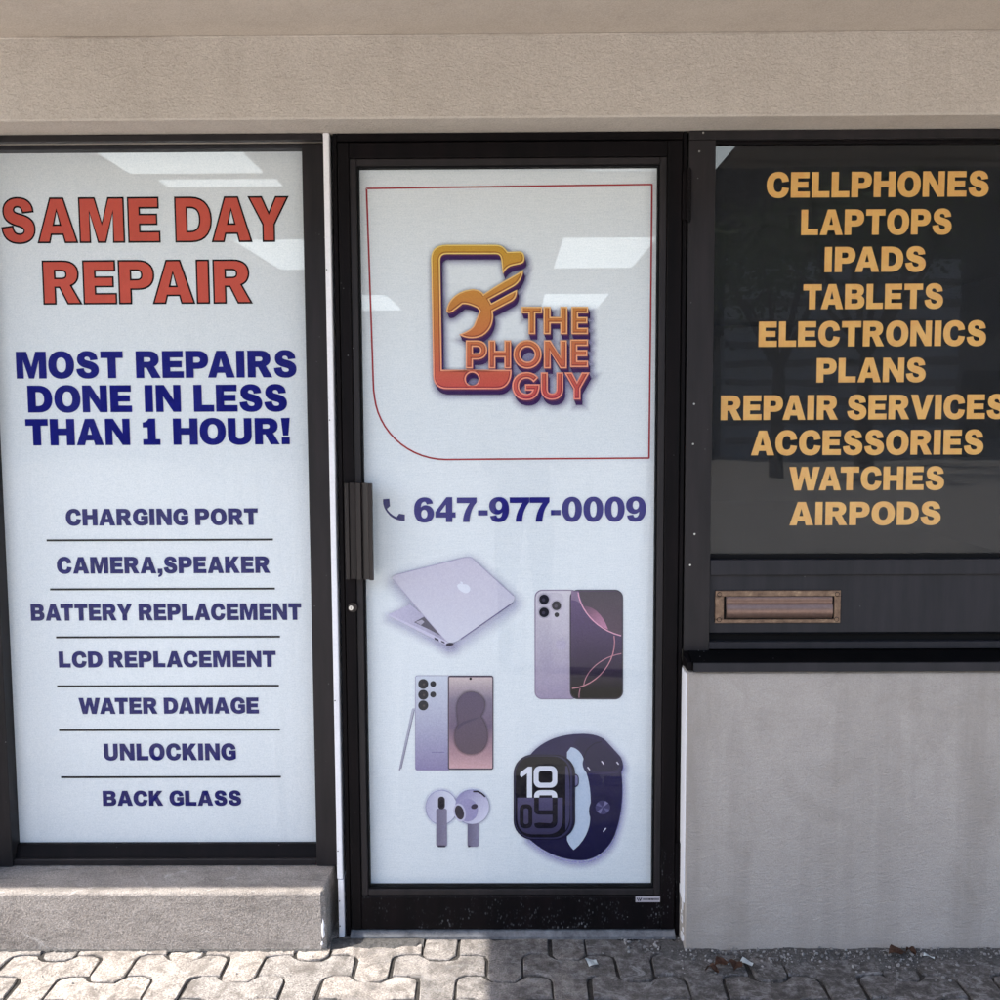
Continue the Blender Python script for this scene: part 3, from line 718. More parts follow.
# logo
a = Art(YP, 420, 230, 0.18)
phone = parse("M65,160 C65,110 95,85 150,85 L420,85 C455,85 470,105 485,125 L555,122 C572,125 580,145 576,168 C572,188 545,185 510,195 C490,200 472,215 462,236 L455,165 C452,140 440,130 420,130 L150,130 C120,130 108,145 108,170 L118,780 L505,780 C507,830 485,880 430,880 L150,880 C105,880 78,855 77,815 Z")
phone_h = phone + [ell(290, 828, 40, 40, 20)]
wrench = parse("M150,448 C155,400 200,340 290,332 C320,332 345,345 352,362 L400,330 C460,290 530,255 570,228 C565,265 545,295 515,312 L380,385 L395,412 C430,395 480,365 535,338 C535,365 525,385 505,395 L400,450 C410,500 395,555 345,585 C305,605 255,600 225,582 C270,565 300,545 305,525 L335,450 L320,430 C290,415 260,405 235,408 L178,452 C165,458 152,458 150,448 Z")
def glyph_in(ch, x0, x1, ytop, ybot):
    g = GEO[ch]; xs = [q[0] for c in g for q in c]; w0, w1 = min(xs), max(xs)
    return [[(x0 + (q[0]-w0)/(w1-w0)*(x1-x0), ybot - q[1]/700*(ybot-ytop)) for q in c] for c in g]
words = [('T', 568, 675, 430, 575), ('H', 690, 815, 430, 575), ('E', 845, 930, 430, 575),
         ('P', 258, 370, 617, 765), ('H', 385, 502, 617, 765), ('O', 522, 672, 617, 765), ('N', 692, 812, 617, 765), ('E', 838, 930, 612, 758),
         ('G', 515, 662, 795, 940), ('U', 675, 792, 795, 938), ('Y', 808, 936, 795, 938)]
shapes = [phone_h, wrench] + [glyph_in(*w) for w in words]
for sh in shapes: a.soft(sh[0], (112, 98, 160), 46, 0.5, 16, 32)
for k in range(6, 0, -1):
    a.k += 1
    for sh in shapes:
        kk = a.k; a.poly(grow(sh, 3), (62, 40, 86) if k > 2 else (96, 52, 82), dx=k*2.0, dy=k*5.2); a.k = kk
    a.k += 1
for sh in shapes:
    kk = a.k; a.poly(grow(sh, 4), ((240, 208, 120), (240, 150, 130)), (1, 100, 900)); a.k = kk
a.k += 2
for sh in shapes:
    kk = a.k; a.poly(grow(sh, -4), ((164, 112, 44), (150, 52, 66)), (1, 90, 900)); a.k = kk
a.k += 2
for sh in shapes:
    kk = a.k; a.poly(grow(sh, -8.5), ((202, 156, 62), (200, 84, 80)), (1, 90, 900), -1.5, -2.5); a.k = kk
a.k += 1
a.build('printed_logo', film_d, 'orange phone and wrench logo reading THE PHONE GUY')

# phone number and handset icon
M['violet_ink'] = mat_vinyl('violet_blue_ink', (0.018, 0.016, 0.16, 1), 0.2)
lettering('647-977-0009', (414, 497.3, 646, 521.8), YP - 0.001, M['violet_ink'], film_d, 40, 200, label='violet blue phone number')
a = Art(YP, 320, 460, 0.18)
a.poly(parse("M350,218 L385,215 L389,256 L372,272 C385,295 405,308 425,318 L440,298 L472,303 L472,338 C440,342 400,325 380,300 C358,275 348,250 350,218 Z"), (45, 44, 105))
a.build('printed_handset_icon', film_d)

# laptop
a = Art(YP, 370, 540, 0.16)
lid = parse("M140,240 C138,228 148,222 160,218 L590,110 C612,106 632,108 648,122 L896,346 C908,358 906,372 892,388 L560,620 C545,632 515,648 492,640 C470,625 450,600 430,580 Z")[0]
base = [(118, 463), (250, 402), (345, 480), (440, 592), (520, 640), (518, 655), (490, 664), (470, 655), (118, 472)]
a.soft(lid, (160, 152, 196), 80, 0.34, 6, 30); a.soft(base, (160, 152, 196), 60, 0.34, 0, 22)
a.poly([base], ((196, 190, 214), (160, 156, 180)), (0, 118, 520))
a.poly([[(118, 463), (300, 548), (490, 640), (518, 652), (490, 664), (470, 655), (118, 474)]], (205, 200, 222))
a.poly([[(275, 514), (340, 478), (470, 600), (455, 606), (372, 560)]], (92, 88, 102))
a.poly([[(285, 512), (325, 498), (340, 512), (318, 532)]], (170, 165, 182)).poly([[(400, 608), (428, 620), (432, 634), (405, 622)]], (52, 48, 70)).poly([[(444, 628), (466, 638), (468, 648), (446, 638)]], (52, 48, 70))
a.poly([ell(498, 652, 24, 10, 14, -0.1)], (40, 36, 58))
a.poly([lid], ((200, 194, 212), (212, 211, 224)), (1, 110, 640))
a.line([(566, 620), (700, 528), (890, 394)], 7, (120, 112, 150)).line([(162, 217), (590, 110), (630, 108), (650, 124), (896, 348)], 4, (172, 164, 194))
a.line([(145, 245), (300, 432), (440, 592), (478, 632)], 4, (182, 175, 200))
a.poly(parse("M545,285 C550,268 575,270 585,276 C600,272 618,282 626,298 C632,318 615,334 596,332 C572,328 545,305 545,285 Z"), (226, 228, 240))
a.poly([ell(572, 266, 10, 5, 10, 0.6)], (226, 228, 240))
a.build('printed_laptop', film_d, 'printed picture of a half open silver laptop')

# first phone pair
a = Art(YP, 520, 570, 0.14)
a.poly([rrect(104, 141, 420, 924, 54)], (140, 126, 150))
a.poly([rrect(112, 149, 415, 916, 48)], ((208, 201, 210), (156, 142, 168)), (1, 220, 930))
a.poly([rrect(120, 162, 312, 358, 46)], ((196, 188, 200), (206, 198, 210)), (1, 160, 358))
for x, y, r in ((172, 210, 44), (260, 255, 42), (172, 303, 44)):
    a.poly([ell(x, y, r, r)], (176, 168, 182)); a.poly([ell(x, y, r-9, r-9)], (38, 36, 46)); a.poly([ell(x-4, y+3, 12, 12, 12)], (72, 66, 84))
a.poly([ell(262, 320, 17, 17, 14)], (40, 38, 48))
a.poly(parse("M255,530 C255,505 275,498 293,506 C312,496 330,508 330,535 C330,562 312,578 294,570 C274,578 255,560 255,530 Z"), (186, 176, 196)).poly([ell(300, 488, 13, 8, 10, -0.7)], (186, 176, 196))
a.poly([rrect(356, 141, 736, 924, 56)], (54, 48, 62))
fr = rrect(364, 150, 728, 914, 48)
a.poly([fr], ((104, 84, 122), (26, 22, 34)), (1, 150, 760))
a.poly([curve("M420,152 L685,152 C710,152 727,170 727,200 L727,466 C690,466 640,450 600,425 C520,370 450,290 420,152")], ((78, 70, 80), (92, 74, 88)), (1, 150, 470))
a.poly([curve("M446,256 C520,255 590,310 630,425 C560,400 490,345 446,256")], ((92, 72, 92), (202, 138, 168)), (2, 700, 1060))
a.poly([curve("M366,150 L415,152 C420,190 430,220 440,246 C415,222 390,214 366,214")], (134, 112, 142))
def arc(path, w, c): a.line(parse(path + ' Z', 12)[0], w, c)
arc("M415,160 C425,260 520,420 722,470", 8, (226, 168, 190)); arc("M672,470 C700,640 560,830 372,846", 7, (202, 140, 152))
arc("M455,822 C470,720 580,620 724,597", 6, (192, 134, 148)); arc("M430,846 C424,870 420,890 422,912", 6, (176, 120, 134))
a.build('printed_phone_pair', film_d, 'printed pair of rounded lilac phones')

# second phone pair with stylus
a = Art(YP, 390, 660, 0.12)
a.poly([[(186, 404), (208, 402), (210, 412), (200, 420), (88, 915), (78, 924), (74, 915), (180, 420)]], ((150, 148, 166), (190, 190, 205)), (0, 80, 210))
a.line([(204, 415), (94, 905)], 6, (118, 112, 136))
a.poly([rrect(209, 129, 505, 921, 20)], (150, 144, 172))
a.poly([rrect(214, 134, 500, 916, 18)], ((204, 209, 222), (152, 145, 178)), (1, 134, 800))
for y in (200, 290, 378): a.poly([ell(277, y, 42, 42)], (28, 30, 40)); a.poly([ell(283, y+2, 10, 10, 12)], (70, 62, 66))
for y in (200, 288): a.poly([ell(359, y, 25, 25, 20)], (30, 34, 46))
a.line([(345, 770), (455, 770)], 7, (128, 120, 158))
a.poly([rrect(483, 130, 862, 916, 20)], (66, 54, 72))
def band(y0, y1, c0, c1): a.poly([[(494, y0), (852, y0), (852, y1), (494, y1)]], (c0, c1), (1, y0, y1)); a.k -= 1
a.poly([rrect(492, 142, 854, 906, 12)], (150, 130, 140))
band(146, 330, (204, 186, 186), (128, 116, 136)); band(330, 560, (128, 116, 136), (112, 94, 118)); band(560, 780, (112, 94, 118), (176, 138, 146)); band(780, 902, (176, 138, 146), (208, 166, 170))
a.k += 1
esse = parse("M560,405 C558,320 612,268 672,268 C735,268 778,308 786,352 C792,400 772,440 752,470 C790,520 812,580 810,650 C805,735 745,783 675,783 C605,783 545,735 542,650 C541,605 552,570 572,538 C565,490 561,450 560,405 Z", 10)
a.soft(esse[0], (74, 60, 80), 26, 0.6)
a.poly(esse, ((92, 79, 103), (94, 77, 90)), (1, 270, 783))
a.poly([curve("M572,538 C620,500 700,490 752,470 C700,510 640,520 600,545 C580,560 565,580 556,600 C560,575 565,555 572,538")], (78, 66, 90))
a.poly([ell(671, 156, 11, 11, 12)], (26, 22, 30))
a.build('printed_phone_pair', film_d, 'printed pair of square lavender phones with a stylus')

# earbuds
a = Art(YP, 410, 720, 0.23)
for (cx, cy, rx, ry) in ((137, 380, 67, 74), (268, 378, 74, 74)): a.soft(ell(cx, cy, rx, ry), (176, 172, 214), 16, 0.5)
a.poly([ell(137, 380, 67, 73)], ((184, 180, 206), (222, 222, 236)), (0, 66, 190))
a.poly([rrect(114, 385, 161, 551, 9)], ((118, 112, 134), (138, 132, 154)), (0, 114, 161)).poly([rrect(121, 545, 154, 553, 3)], (62, 58, 74))
a.poly([rrect(122, 333, 152, 388, 14)], (52, 48, 60)).poly([rrect(129, 345, 146, 380, 8)], (34, 31, 42))
a.poly([rrect(250, 425, 298, 552, 9)], ((112, 106, 130), (142, 136, 160)), (0, 250, 298)).poly([rrect(252, 546, 262, 553, 2)], (60, 56, 74))
a.poly([ell(270, 378, 74, 74)], ((158, 152, 188), (214, 211, 230)), (2, 560, 740))
a.poly([ell(250, 392, 46, 50, 24)], (160, 153, 190)).poly([ell(216, 402, 26, 40, 24, -0.25)], (198, 194, 216)).poly([ell(215, 402, 19, 32, 24, -0.25)], (58, 52, 64))
a.poly([ell(280, 376, 15, 11, 16, -0.3)], (66, 58, 76))
a.line([(274, 311), (295, 311), (312, 320), (327, 334)], 7, (40, 34, 48))
a.build('printed_earbuds', film_d, 'printed picture of two white wireless earbuds')

# watch
a = Art(YP, 410, 720, 0.23)
band_o = parse("M520,156 C560,100 640,60 740,60 C800,58 832,72 852,90 L915,160 C930,190 928,212 919,226 C930,330 920,420 890,500 C862,570 800,612 740,610 C650,608 575,572 512,512 Z", 10)[0]
hole = parse("M700,118 C730,122 748,148 755,170 C745,192 752,212 766,228 C782,270 790,340 783,420 C785,455 770,520 712,565 C697,552 690,540 683,522 L683,140 Z")[0]
a.soft(band_o, (150, 142, 200), 34, 0.5, 2, 12)
a.poly([hole], (190, 202, 220))
a.poly([band_o, hole], ((44, 40, 78), (28, 26, 60)), (1, 60, 560))
a.poly([curve("M740,78 C800,74 838,100 860,125 L905,172 C915,190 912,205 902,214 C840,232 790,225 770,205 C752,190 760,160 748,140 C735,122 722,112 708,110 C715,95 725,82 740,78")], ((40, 36, 70), (30, 28, 60)), (1, 80, 225))
a.line(parse("M756,172 C760,130 790,92 850,94 Z", 10)[0][:-1], 5, (24, 22, 50)); a.line([(772, 236), (905, 228)], 5, (50, 46, 88))
a.poly([ell(836, 395, 58, 70, 30)], (36, 33, 66)); a.poly([ell(838, 380, 32, 30, 24)], (70, 66, 104))
for t in range(4):
    an = R(45 + 90*t); a.poly([[(838, 380), (838 + 31*math.cos(an-.45), 380 + 29*math.sin(an-.45)), (838 + 31*math.cos(an+.1), 380 + 29*math.sin(an+.1))]], (124, 120, 158) if t % 2 else (100, 96, 136))
for x, y, l in ((838, 186, 9), (903, 188, 7), (777, 211, 8), (846, 478, 10)): a.line([(x-l*.6, y+l*.8*(1 if y > 400 else -1)), (x+l*.6, y-l*.8*(1 if y > 400 else -1))], 5, (214, 212, 232))
a.poly([rrect(688, 232, 734, 294, 22)], (34, 32, 56)).poly([rrect(706, 240, 730, 286, 12)], (116, 114, 150))
a.poly([rrect(450, 150, 718, 521, 84, 9)], (26, 25, 46)).poly([rrect(455, 155, 706, 516, 80, 9)], (52, 50, 82))
a.poly([rrect(458, 158, 696, 511, 76, 9)], (16, 15, 26))
a.poly([curve("M684,200 C694,230 696,300 694,420 C692,455 684,470 676,480 L676,200 L684,200")], (66, 64, 96))
a.poly([curve("M466,338 L664,338 L664,430 C662,475 640,495 600,497 L530,497 C490,495 468,475 466,430")], ((84, 78, 112), (58, 54, 82)), (1, 338, 497))
W = (226, 226, 236); K = (20, 18, 32)
a.poly([[(478, 240), (480, 228), (514, 203), (531, 203), (531, 337), (509, 337), (509, 232), (484, 250)]], W)
a.poly([rrect(538, 200, 640, 294, 28), rrect(559, 221, 619, 273, 12)], W)
a.poly([curve("M540,337 L540,330 C540,315 552,305 570,305 L610,305 C628,305 640,315 640,332 L640,337 L618,337 L616,327 L563,327 L561,337 L540,337")], W)
a.poly([rrect(477, 366, 532, 471, 22), rrect(494, 384, 515, 453, 9)], K)
a.poly([curve("M540,338 L560,338 L560,392 L619,392 L619,338 L641,338 L641,440 C641,460 628,471 608,471 L560,471 C548,471 540,464 540,450 L560,446 L612,449 L619,440 L619,412 L566,412 C548,412 540,405 540,390 L540,338")], K)
a.build('printed_watch', film_d, 'printed picture of a navy smart watch with rubber strap')

# pull handle
hx = lambda p: X(p, 530, -0.02)
hz0, hz1 = Z(360, 579, -0.02), Z(360, 483, -0.02)
bm = bmesh.new()
prism_z(bm, [(hx(345), -0.0042), (hx(345), -0.020), (hx(346.5), -0.024), (hx(349), -0.024), (hx(350), -0.018), (hx(356), -0.016), (hx(357), -0.028), (hx(361.5), -0.030), (hx(362.5), -0.024), (hx(369), -0.030), (hx(370), -0.040), (hx(373.5), -0.041), (hx(374), -0.036), (hx(372), -0.020), (hx(366), -0.012), (hx(362), -0.0042)], hz0, hz1)
ph = from_bm('pull_handle', bm, M['handle'], door); ph['label'] = 'ribbed dark bronze pull handle'
# cylinder lock
lx, lz = X(351.5, 607.5, -0.01), Z(351.5, 607.5, -0.01)
bm = bmesh.new(); cyl_y(bm, lx + 0.003, lz, -0.011, -0.0045, 0.0125, 20, 0.0135); lk = from_bm('lock_collar', bm, M['handle'], door)
bm = bmesh.new(); cyl_y(bm, lx - 0.001, lz - 0.001, -0.0135, -0.0045, 0.0062, 16); from_bm('lock_cylinder', bm, M['steel'], lk)
bm = bmesh.new(); bm_box(bm, lx - 0.0017, lx - 0.0005, -0.0141, -0.0136, lz - 0.0045, lz + 0.0025); from_bm('keyhole', bm, M['rubber'], lk)
# hinges
for pxx, y0, y1 in ((688.5, 170, 221), (681.2, 842, 882)):
    hxx = X(pxx, (y0+y1)/2, -0.004); h0, h1 = Z(690, y1, -0.004), Z(690, y0, -0.004)
    hb = bmesh.new(); n = 5
    for k in range(n):
        za, zc = h0 + (h1-h0)*k/n + 0.0008, h0 + (h1-h0)*(k+1)/n - 0.0008
        cyl_z(hb, hxx, -0.008, za, zc, 0.0065, 12)
    bm_box(hb, hxx - 0.016, hxx - 0.004, -0.0062, -0.0042, h0 + 0.004, h1 - 0.004)
    hg = from_bm('hinge', hb, M['door_frame'], door)
    hb = bmesh.new(); cyl_z(hb, hxx, -0.008, h0 - 0.004, h1 + 0.004, 0.0042, 10); from_bm('hinge_pin', hb, M['rubber'], hg)
# little maker's sticker on the bottom rail
sx0, sx1, sz0, sz1 = X(635.5, 899, -0.0035), X(660, 899, -0.0035), Z(648, 902, -0.0035), Z(648, 896.3, -0.0035)
stk = box('sticker', sx0, sx1, -0.0043, -0.0036, sz0, sz1, mat_plain('silver_label', (0.36, 0.33, 0.35, 1), 0.5), door, 0)
rr = random.Random(4); bm = bmesh.new(); sw = sx1 - sx0; sh_ = sz1 - sz0
def tri(p): bm.faces.new([bm.verts.new((sx0 + u*sw, -0.0045, sz0 + v*sh_)) for u, v in p])
tri([(.04, .75), (.10, .2), (.14, .2), (.08, .75)]); tri([(.12, .75), (.17, .2), (.20, .2), (.26, .75), (.22, .75), (.185, .4), (.15, .75)])
u = .31
while u < .94:
    w = rr.uniform(.02, .045); tri([(u, .35), (u + w, .35), (u + w, .66), (u, .66)]); u += w + .018
from_bm('lettering', bm, M['black'], stk)

# ------------------------------------------------------------------ right window unit with panel, mail slot and sill
wrt = thing('shop_window', (X(850, 600, 0), 0, zwt), 'dark shop window listing services in gold letters above a mail slot', 'window')
mx0, mx1 = X(686.5, 350, -0.001), X(713.2, 350, -0.001); xe = 1.66
ztop = zb - 0.0015
bar = lambda nm, x0, x1, y0, y1, za, zc, m, bev=0.0015: box(nm, x0, x1, y0, y1, za, zc, m, wrt, bev)
bar('mullion', mx0 + 0.0008, mx1, -0.001, 0.09, Z(700, 651, 0), ztop - 0.022, M['frame'])
bar('mullion', xe, xe + 0.075, -0.001, 0.09, Z(700, 651, 0), ztop - 0.022, M['frame'])
bar('frame_bar', mx0 + 0.0008, xe + 0.075, -0.003, 0.05, ztop - 0.0215, ztop, M['frame'])
YG = 0.030
zg1, zg0 = Z(850, 144.5, YG), Z(850, 554, YG)
bar('frame_bar', mx1 + 0.0003, xe - 0.0003, 0.012, YG + 0.008, zg1 - 0.001, ztop - 0.022, M['door_frame'])
zr1, zr0 = Z(850, 559.5, 0.002), Z(850, 575, 0.002)
bar('frame_bar', mx1 + 0.0003, xe - 0.0003, 0.002, 0.08, zr0, zr1, M['slate_paint'])
bar('gasket', mx1 + 0.0004, xe - 0.0004, 0.016, 0.05, zr1 + 0.0003, zg0 + 0.002, M['rubber'], 0)
pane(mx1 + 0.0004, xe - 0.0004, YG - 0.009, YG - 0.004, zg0 + 0.0025, zg1 - 0.0015, wrt)
film_r = sheet('window_film', mx1 + 0.0004, xe - 0.0004, YG + 0.004, zg0 + 0.0025, zg1 - 0.0015, M['film_dark'], wrt)
film_r['label'] = 'black perforated film behind the dark window glass'
YGT = YG + 0.0025
gold = [('CELLPHONES', (767, 172, 988.5, 196.8)), ('LAPTOPS', (801.5, 209.6, 951.5, 234.4)), ('IPADS', (825, 247, 925.5, 271.5)), ('TABLETS', (803.5, 284.2, 943, 308.6)),
        ('ELECTRONICS', (759, 321.3, 986, 346)), ('PLANS', (817, 358.2, 925.5, 382)), ('REPAIR SERVICES', (721, 395.2, 1006, 419.2)), ('ACCESSORIES', (751.5, 430.5, 983.3, 454.5)),
        ('WATCHES', (789.5, 467, 944, 489.8)), ('AIRPODS', (790, 502, 940.5, 524.8))]
for tx, b in gold: lettering(tx, b, YGT, M['gold'], film_r, 82, 330, bold=9)
zp0 = Z(850, 632, 0.012)
bar('panel', mx1 + 0.0003, xe - 0.0003, 0.012, 0.06, zp0, zr0 - 0.0003, M['slate_paint'], 0)
zq0 = Z(850, 641, 0.006)
bm = bmesh.new(); prism_x(bm, [(0.012, zp0 - 0.0003), (0.004, zp0 - 0.004), (0.016, zp0 - 0.007), (0.016, zq0 + 0.0003), (0.06, zq0 + 0.0003), (0.06, zp0 - 0.0003)], mx1 + 0.0003, xe - 0.0003); from_bm('drip_groove', bm, M['rubber'], wrt)
zq1 = Z(850, 649, -0.002)
bar('frame_bar', mx1 + 0.0003, xe + 0.07, -0.002, 0.08, zq1, zq0, M['slate_paint'])
zl0, zl1 = Z(850, 671.5, WY - 0.012), Z(850, 663, WY - 0.012)
bm = bmesh.new(); prism_x(bm, [(WY - 0.012, zl0), (WY - 0.012, zl1), (WY - 0.006, zl1 + 0.0006), (WY - 0.006, zl0)], X(693, 660, WY), xe + 0.07)
from_bm('sill_lip', bm, M['slate_paint'], wrt)
bm = bmesh.new(); prism_x(bm, [(WY - 0.0058, zl0 + .0003), (WY - 0.0058, zl1 + 0.0003), (-0.0025, zq1 - 0.003), (0.08, zq1 - 0.003), (0.08, zl0 + .0003)], X(693, 660, WY), xe + 0.07)
sill = from_bm('sill', bm, M['black_sill'], wrt)
bm = bmesh.new(); prism_x(bm, [(WY + 0.004, zl0 + 0.0005), (WY + 0.004, zl1 - 0.002), (-0.0015, zq1 - 0.006), (-0.0015, zl0 + 0.0005)], XW - 0.001, X(692.6, 660, WY))
from_bm('sill_end', bm, M['door_frame'], wrt)
for pxx, pyy in ((699.2, 151.5), (694, 404), (693, 444), (694.5, 534), (690, 565), (703, 133)):
    bm = bmesh.new(); cyl_y(bm, X(pxx, pyy, 0), Z(pxx, pyy, 0), -0.0042 if pyy < 140 else -0.0022, 0.0, 0.0024, 10, 0.003); from_bm('screw', bm, M['steel'], wrt)
# mail slot
sx0, sx1, sz1, sz0 = X(715, 606, 0.008), X(840.5, 606, 0.008), Z(778, 590.5, 0.008), Z(778, 623, 0.008)
bm = bmesh.new(); bw, bh = 0.0235, 0.0155
bm_box(bm, sx0, sx1, 0.0065, 0.0118, sz1 - bh, sz1, 0.001); bm_box(bm, sx0, sx1, 0.0065, 0.0118, sz0, sz0 + 0.010, 0.001)
bm_box(bm, sx0, sx0 + bw, 0.0067, 0.0118, sz0 + 0.0102, sz1 - bh - 0.0002, 0.001); bm_box(bm, sx1 - 0.017, sx1, 0.0067, 0.0118, sz0 + 0.0102, sz1 - bh - 0.0002, 0.001)
slot = from_bm('mail_slot', bm, M['brass'], wrt); slot['label'] = 'aged brass mail slot with copper flap'
fa, fb = sx0 + bw + 0.001, sx1 - 0.018
box('slot_recess', fa, fb, 0.0105, 0.0117, sz0 + 0.0103, sz1 - bh - 0.0003, M['rubber'], slot, 0)
zf1, zf0 = sz1 - bh - 0.001, sz0 + 0.012; prof = []
hgt = zf1 - zf0
prof = [(0.0104, zf1), (0.0065, zf1), (0.0045, zf1 - hgt*.06), (0.0042, zf1 - hgt*.14), (0.0055, zf1 - hgt*.22), (0.0058, zf1 - hgt*.27)]
prof += [(0.0062 - 0.0085*math.sin(math.pi*k/12)**0.8, zf1 - hgt*(.28 + .68*k/12)) for k in range(0, 13)] + [(0.0104, zf0)]
bm = bmesh.new(); prism_x(bm, prof, fa + 0.0045, fb - 0.0045); from_bm('flap', bm, M['copper'], slot)
for x in (sx0 + 0.011, sx1 - 0.010):
    for z in (sz0 + 0.0095, sz1 - 0.0095):
        bm = bmesh.new(); cyl_y(bm, x, z, 0.0050, 0.0066, 0.0046, 14, 0.005); scw = from_bm('screw', bm, M['brass'], slot)
        bm = bmesh.new(); cyl_y(bm, x, z, 0.0061, 0.00665, 0.0062, 16); from_bm('screw_hole', bm, M['rubber'], slot)

# ------------------------------------------------------------------ shop interior behind the film, with its lit ceiling panels
zc = 2.75
fl = box('interior_floor', -5, 5, 0.22, 13.5, -0.03, -0.005, M['lot'], None, 0); tag(fl, kind='structure')
cl = box('interior_ceiling', -5, 5, 0.145, 13.5, zc + 0.05, zc + 0.12, mat_plain('ceiling_tile', (0.5, 0.5, 0.5, 1), 0.9), None, 0); tag(cl, kind='structure')
wm = mat_plain('interior_paint', (0.22, 0.22, 0.23, 1), 0.9)
for nm, a_ in (('interior_wall_back', (-5, 5, 13.5, 13.6)), ('interior_wall_left', (-5.1, -5, 0.31, 13.6)), ('interior_wall_right', (5, 5.1, 0.31, 13.6))):
    tag(box(nm, *a_, -0.03, 2.99, wm, None, 0), kind='structure')
t = NT('lit_panel'); e = t.n('ShaderNodeEmission'); e.inputs[0].default_value = (0.86, 0.95, 1.0, 1); e.inputs[1].default_value = 0.75
M['lit'] = t.done(e.outputs[0])
rowsY = [(1.3, 3.06, 'nearest'), (5.2, 6.75, 'middle'), (8.8, 10.4, 'farthest')]
for (ya, yb, rn) in rowsY:
    for (xa, xb, cn) in ((-2.08, -1.345, 'left'), (0.44, 1.155, 'right')):
        o = thing('ceiling_light', ((xa+xb)/2, (ya+yb)/2, zc), f'{rn} {cn} lit ceiling panel glowing through the window film', 'ceiling light', 'lit ceiling panels inside the shop')
        bm = bmesh.new(); w = 0.03
        bm_box(bm, xa - w, xb + w, ya - w, yb + w, zc + 0.006, zc + 0.05); from_bm('housing', bm, wm, o)
        box('diffuser', xa, xb, ya, yb, zc - 0.002, zc + 0.005, M['lit'], o, 0)
o = thing('bright_bar', (-1.66, 3.31, zc), 'added glowing bar behind the film above the word DAY', 'ceiling light')  # glowing bar added for a bright mark, not a known fixture
box('housing', -2.0, -1.3, 3.21, 3.41, zc + 0.006, zc + 0.05, wm, o, 0); box('diffuser', -1.98, -1.31, 3.23, 3.39, zc - 0.002, zc + 0.005, M['lit'], o, 0)

# ------------------------------------------------------------------ grit, leaves and litter at the foot of the wall
rr = random.Random(21)
def soil_strip():
    bm = bmesh.new(); n, m = 90, 5; g = []
    for i in range(n + 1):
        x = XW - 0.06 + (1.78 - XW + 0.06) * i / n
        w = 0.05 + 0.03*math.sin(i*.37) + 0.02*math.sin(i*.9 + 1) + (0.02 if i > 20 else -0.01)
        g.append([bm.verts.new((x, WY + 0.03 - (w + .03) * j / m, (0.011*(1 - j/m)**1.3 + rr.uniform(-.0015, .0015)) if j < m else -0.008)) for j in range(m + 1)])
    for i in range(n):
        for j in range(m): bm.faces.new((g[i][j], g[i][j+1], g[i+1][j+1], g[i+1][j]))
    bmesh.ops.recalc_face_normals(bm, faces=bm.faces[:])
    return from_bm('soil', bm, M['soil'], None, True)
tag(soil_strip(), 'dark gritty soil heaped along the foot of the low grey wall', 'soil', kind='stuff')
def grit():
    bm = bmesh.new()
    for k in range(1000):
        if k < 760: x = rr.uniform(XW - 0.02, 1.5); y = WY - abs(rr.gauss(0, 0.05)) - 0.004
        elif k < 880: x = rr.uniform(XW - 0.16, XW + 0.02); y = rr.uniform(-0.09, -0.012)
        else: x = rr.uniform(-1.4, 1.4); y = rr.uniform(-0.4, -0.08)
        s = rr.choice((.001, .0012, .0014, .0018, .0022, .003, .0042)) * rr.uniform(.7, 1.2)
        if k >= 880: s *= 0.6
        z = max(0.0, 0.010*(1 - (WY - y)/0.07)) if x > XW else 0.001
        mat = Matrix.Translation((x, y, z + s*.5)) @ Matrix.Rotation(rr.uniform(0, 6.28), 4, Vector((rr.random()+.1, rr.random(), rr.random())).normalized()) @ Matrix.Diagonal((s*rr.uniform(.8, 1.6), s, s*rr.uniform(.5, 1), 1))
        bmesh.ops.create_icosphere(bm, subdivisions=1, radius=1.0, matrix=mat)
    return from_bm('gravel', bm, M['stone'])
tag(grit(), 'loose pale grit scattered on the dirty paving', 'gravel', kind='stuff')
def leaf(px, py, size, rot, label):
    p = UZ(px, py, 0.012); bm = bmesh.new(); n = 7; L, C, Q = [], [], []
    for i in range(n + 1):
        t = i / n; w = size*0.32*math.sin(math.pi*t**0.85) + 0.0006; zc_ = 0.010*math.sin(t*3.0) + 0.004*math.sin(9*t + rot)
        L.append(bm.verts.new((size*(t-.5), w, zc_ + 0.006*(1 + math.sin(5*t))))); C.append(bm.verts.new((size*(t-.5), 0, zc_))); Q.append(bm.verts.new((size*(t-.5), -w, zc_ + 0.004)))
    for i in range(n):
        bm.faces.new((L[i], L[i+1], C[i+1], C[i])); bm.faces.new((C[i], C[i+1], Q[i+1], Q[i]))
    bmesh.ops.solidify(bm, geom=bm.faces[:], thickness=0.0006)
    o = from_bm('dry_leaf', bm, M['leaf']); o.location = p; o.rotation_euler = (0, 0.1, rot)
    return tag(o, label, 'leaf', 'dead leaves by the low wall')
leaf(722, 966, 0.045, 0.4, 'brown dead leaf at the corner beside the white scrap')
leaf(736, 968, 0.05, 1.1, 'curled brown leaf just left of the white scrap')
leaf(712, 972, 0.04, 2.4, 'brown leaf nearest the door on the dirty paving')
leaf(897, 955, 0.05, 0.2, 'reddish dead leaf flat against the foot of the wall')
leaf(911, 954, 0.035, 1.9, 'small reddish leaf scrap farthest along the wall')
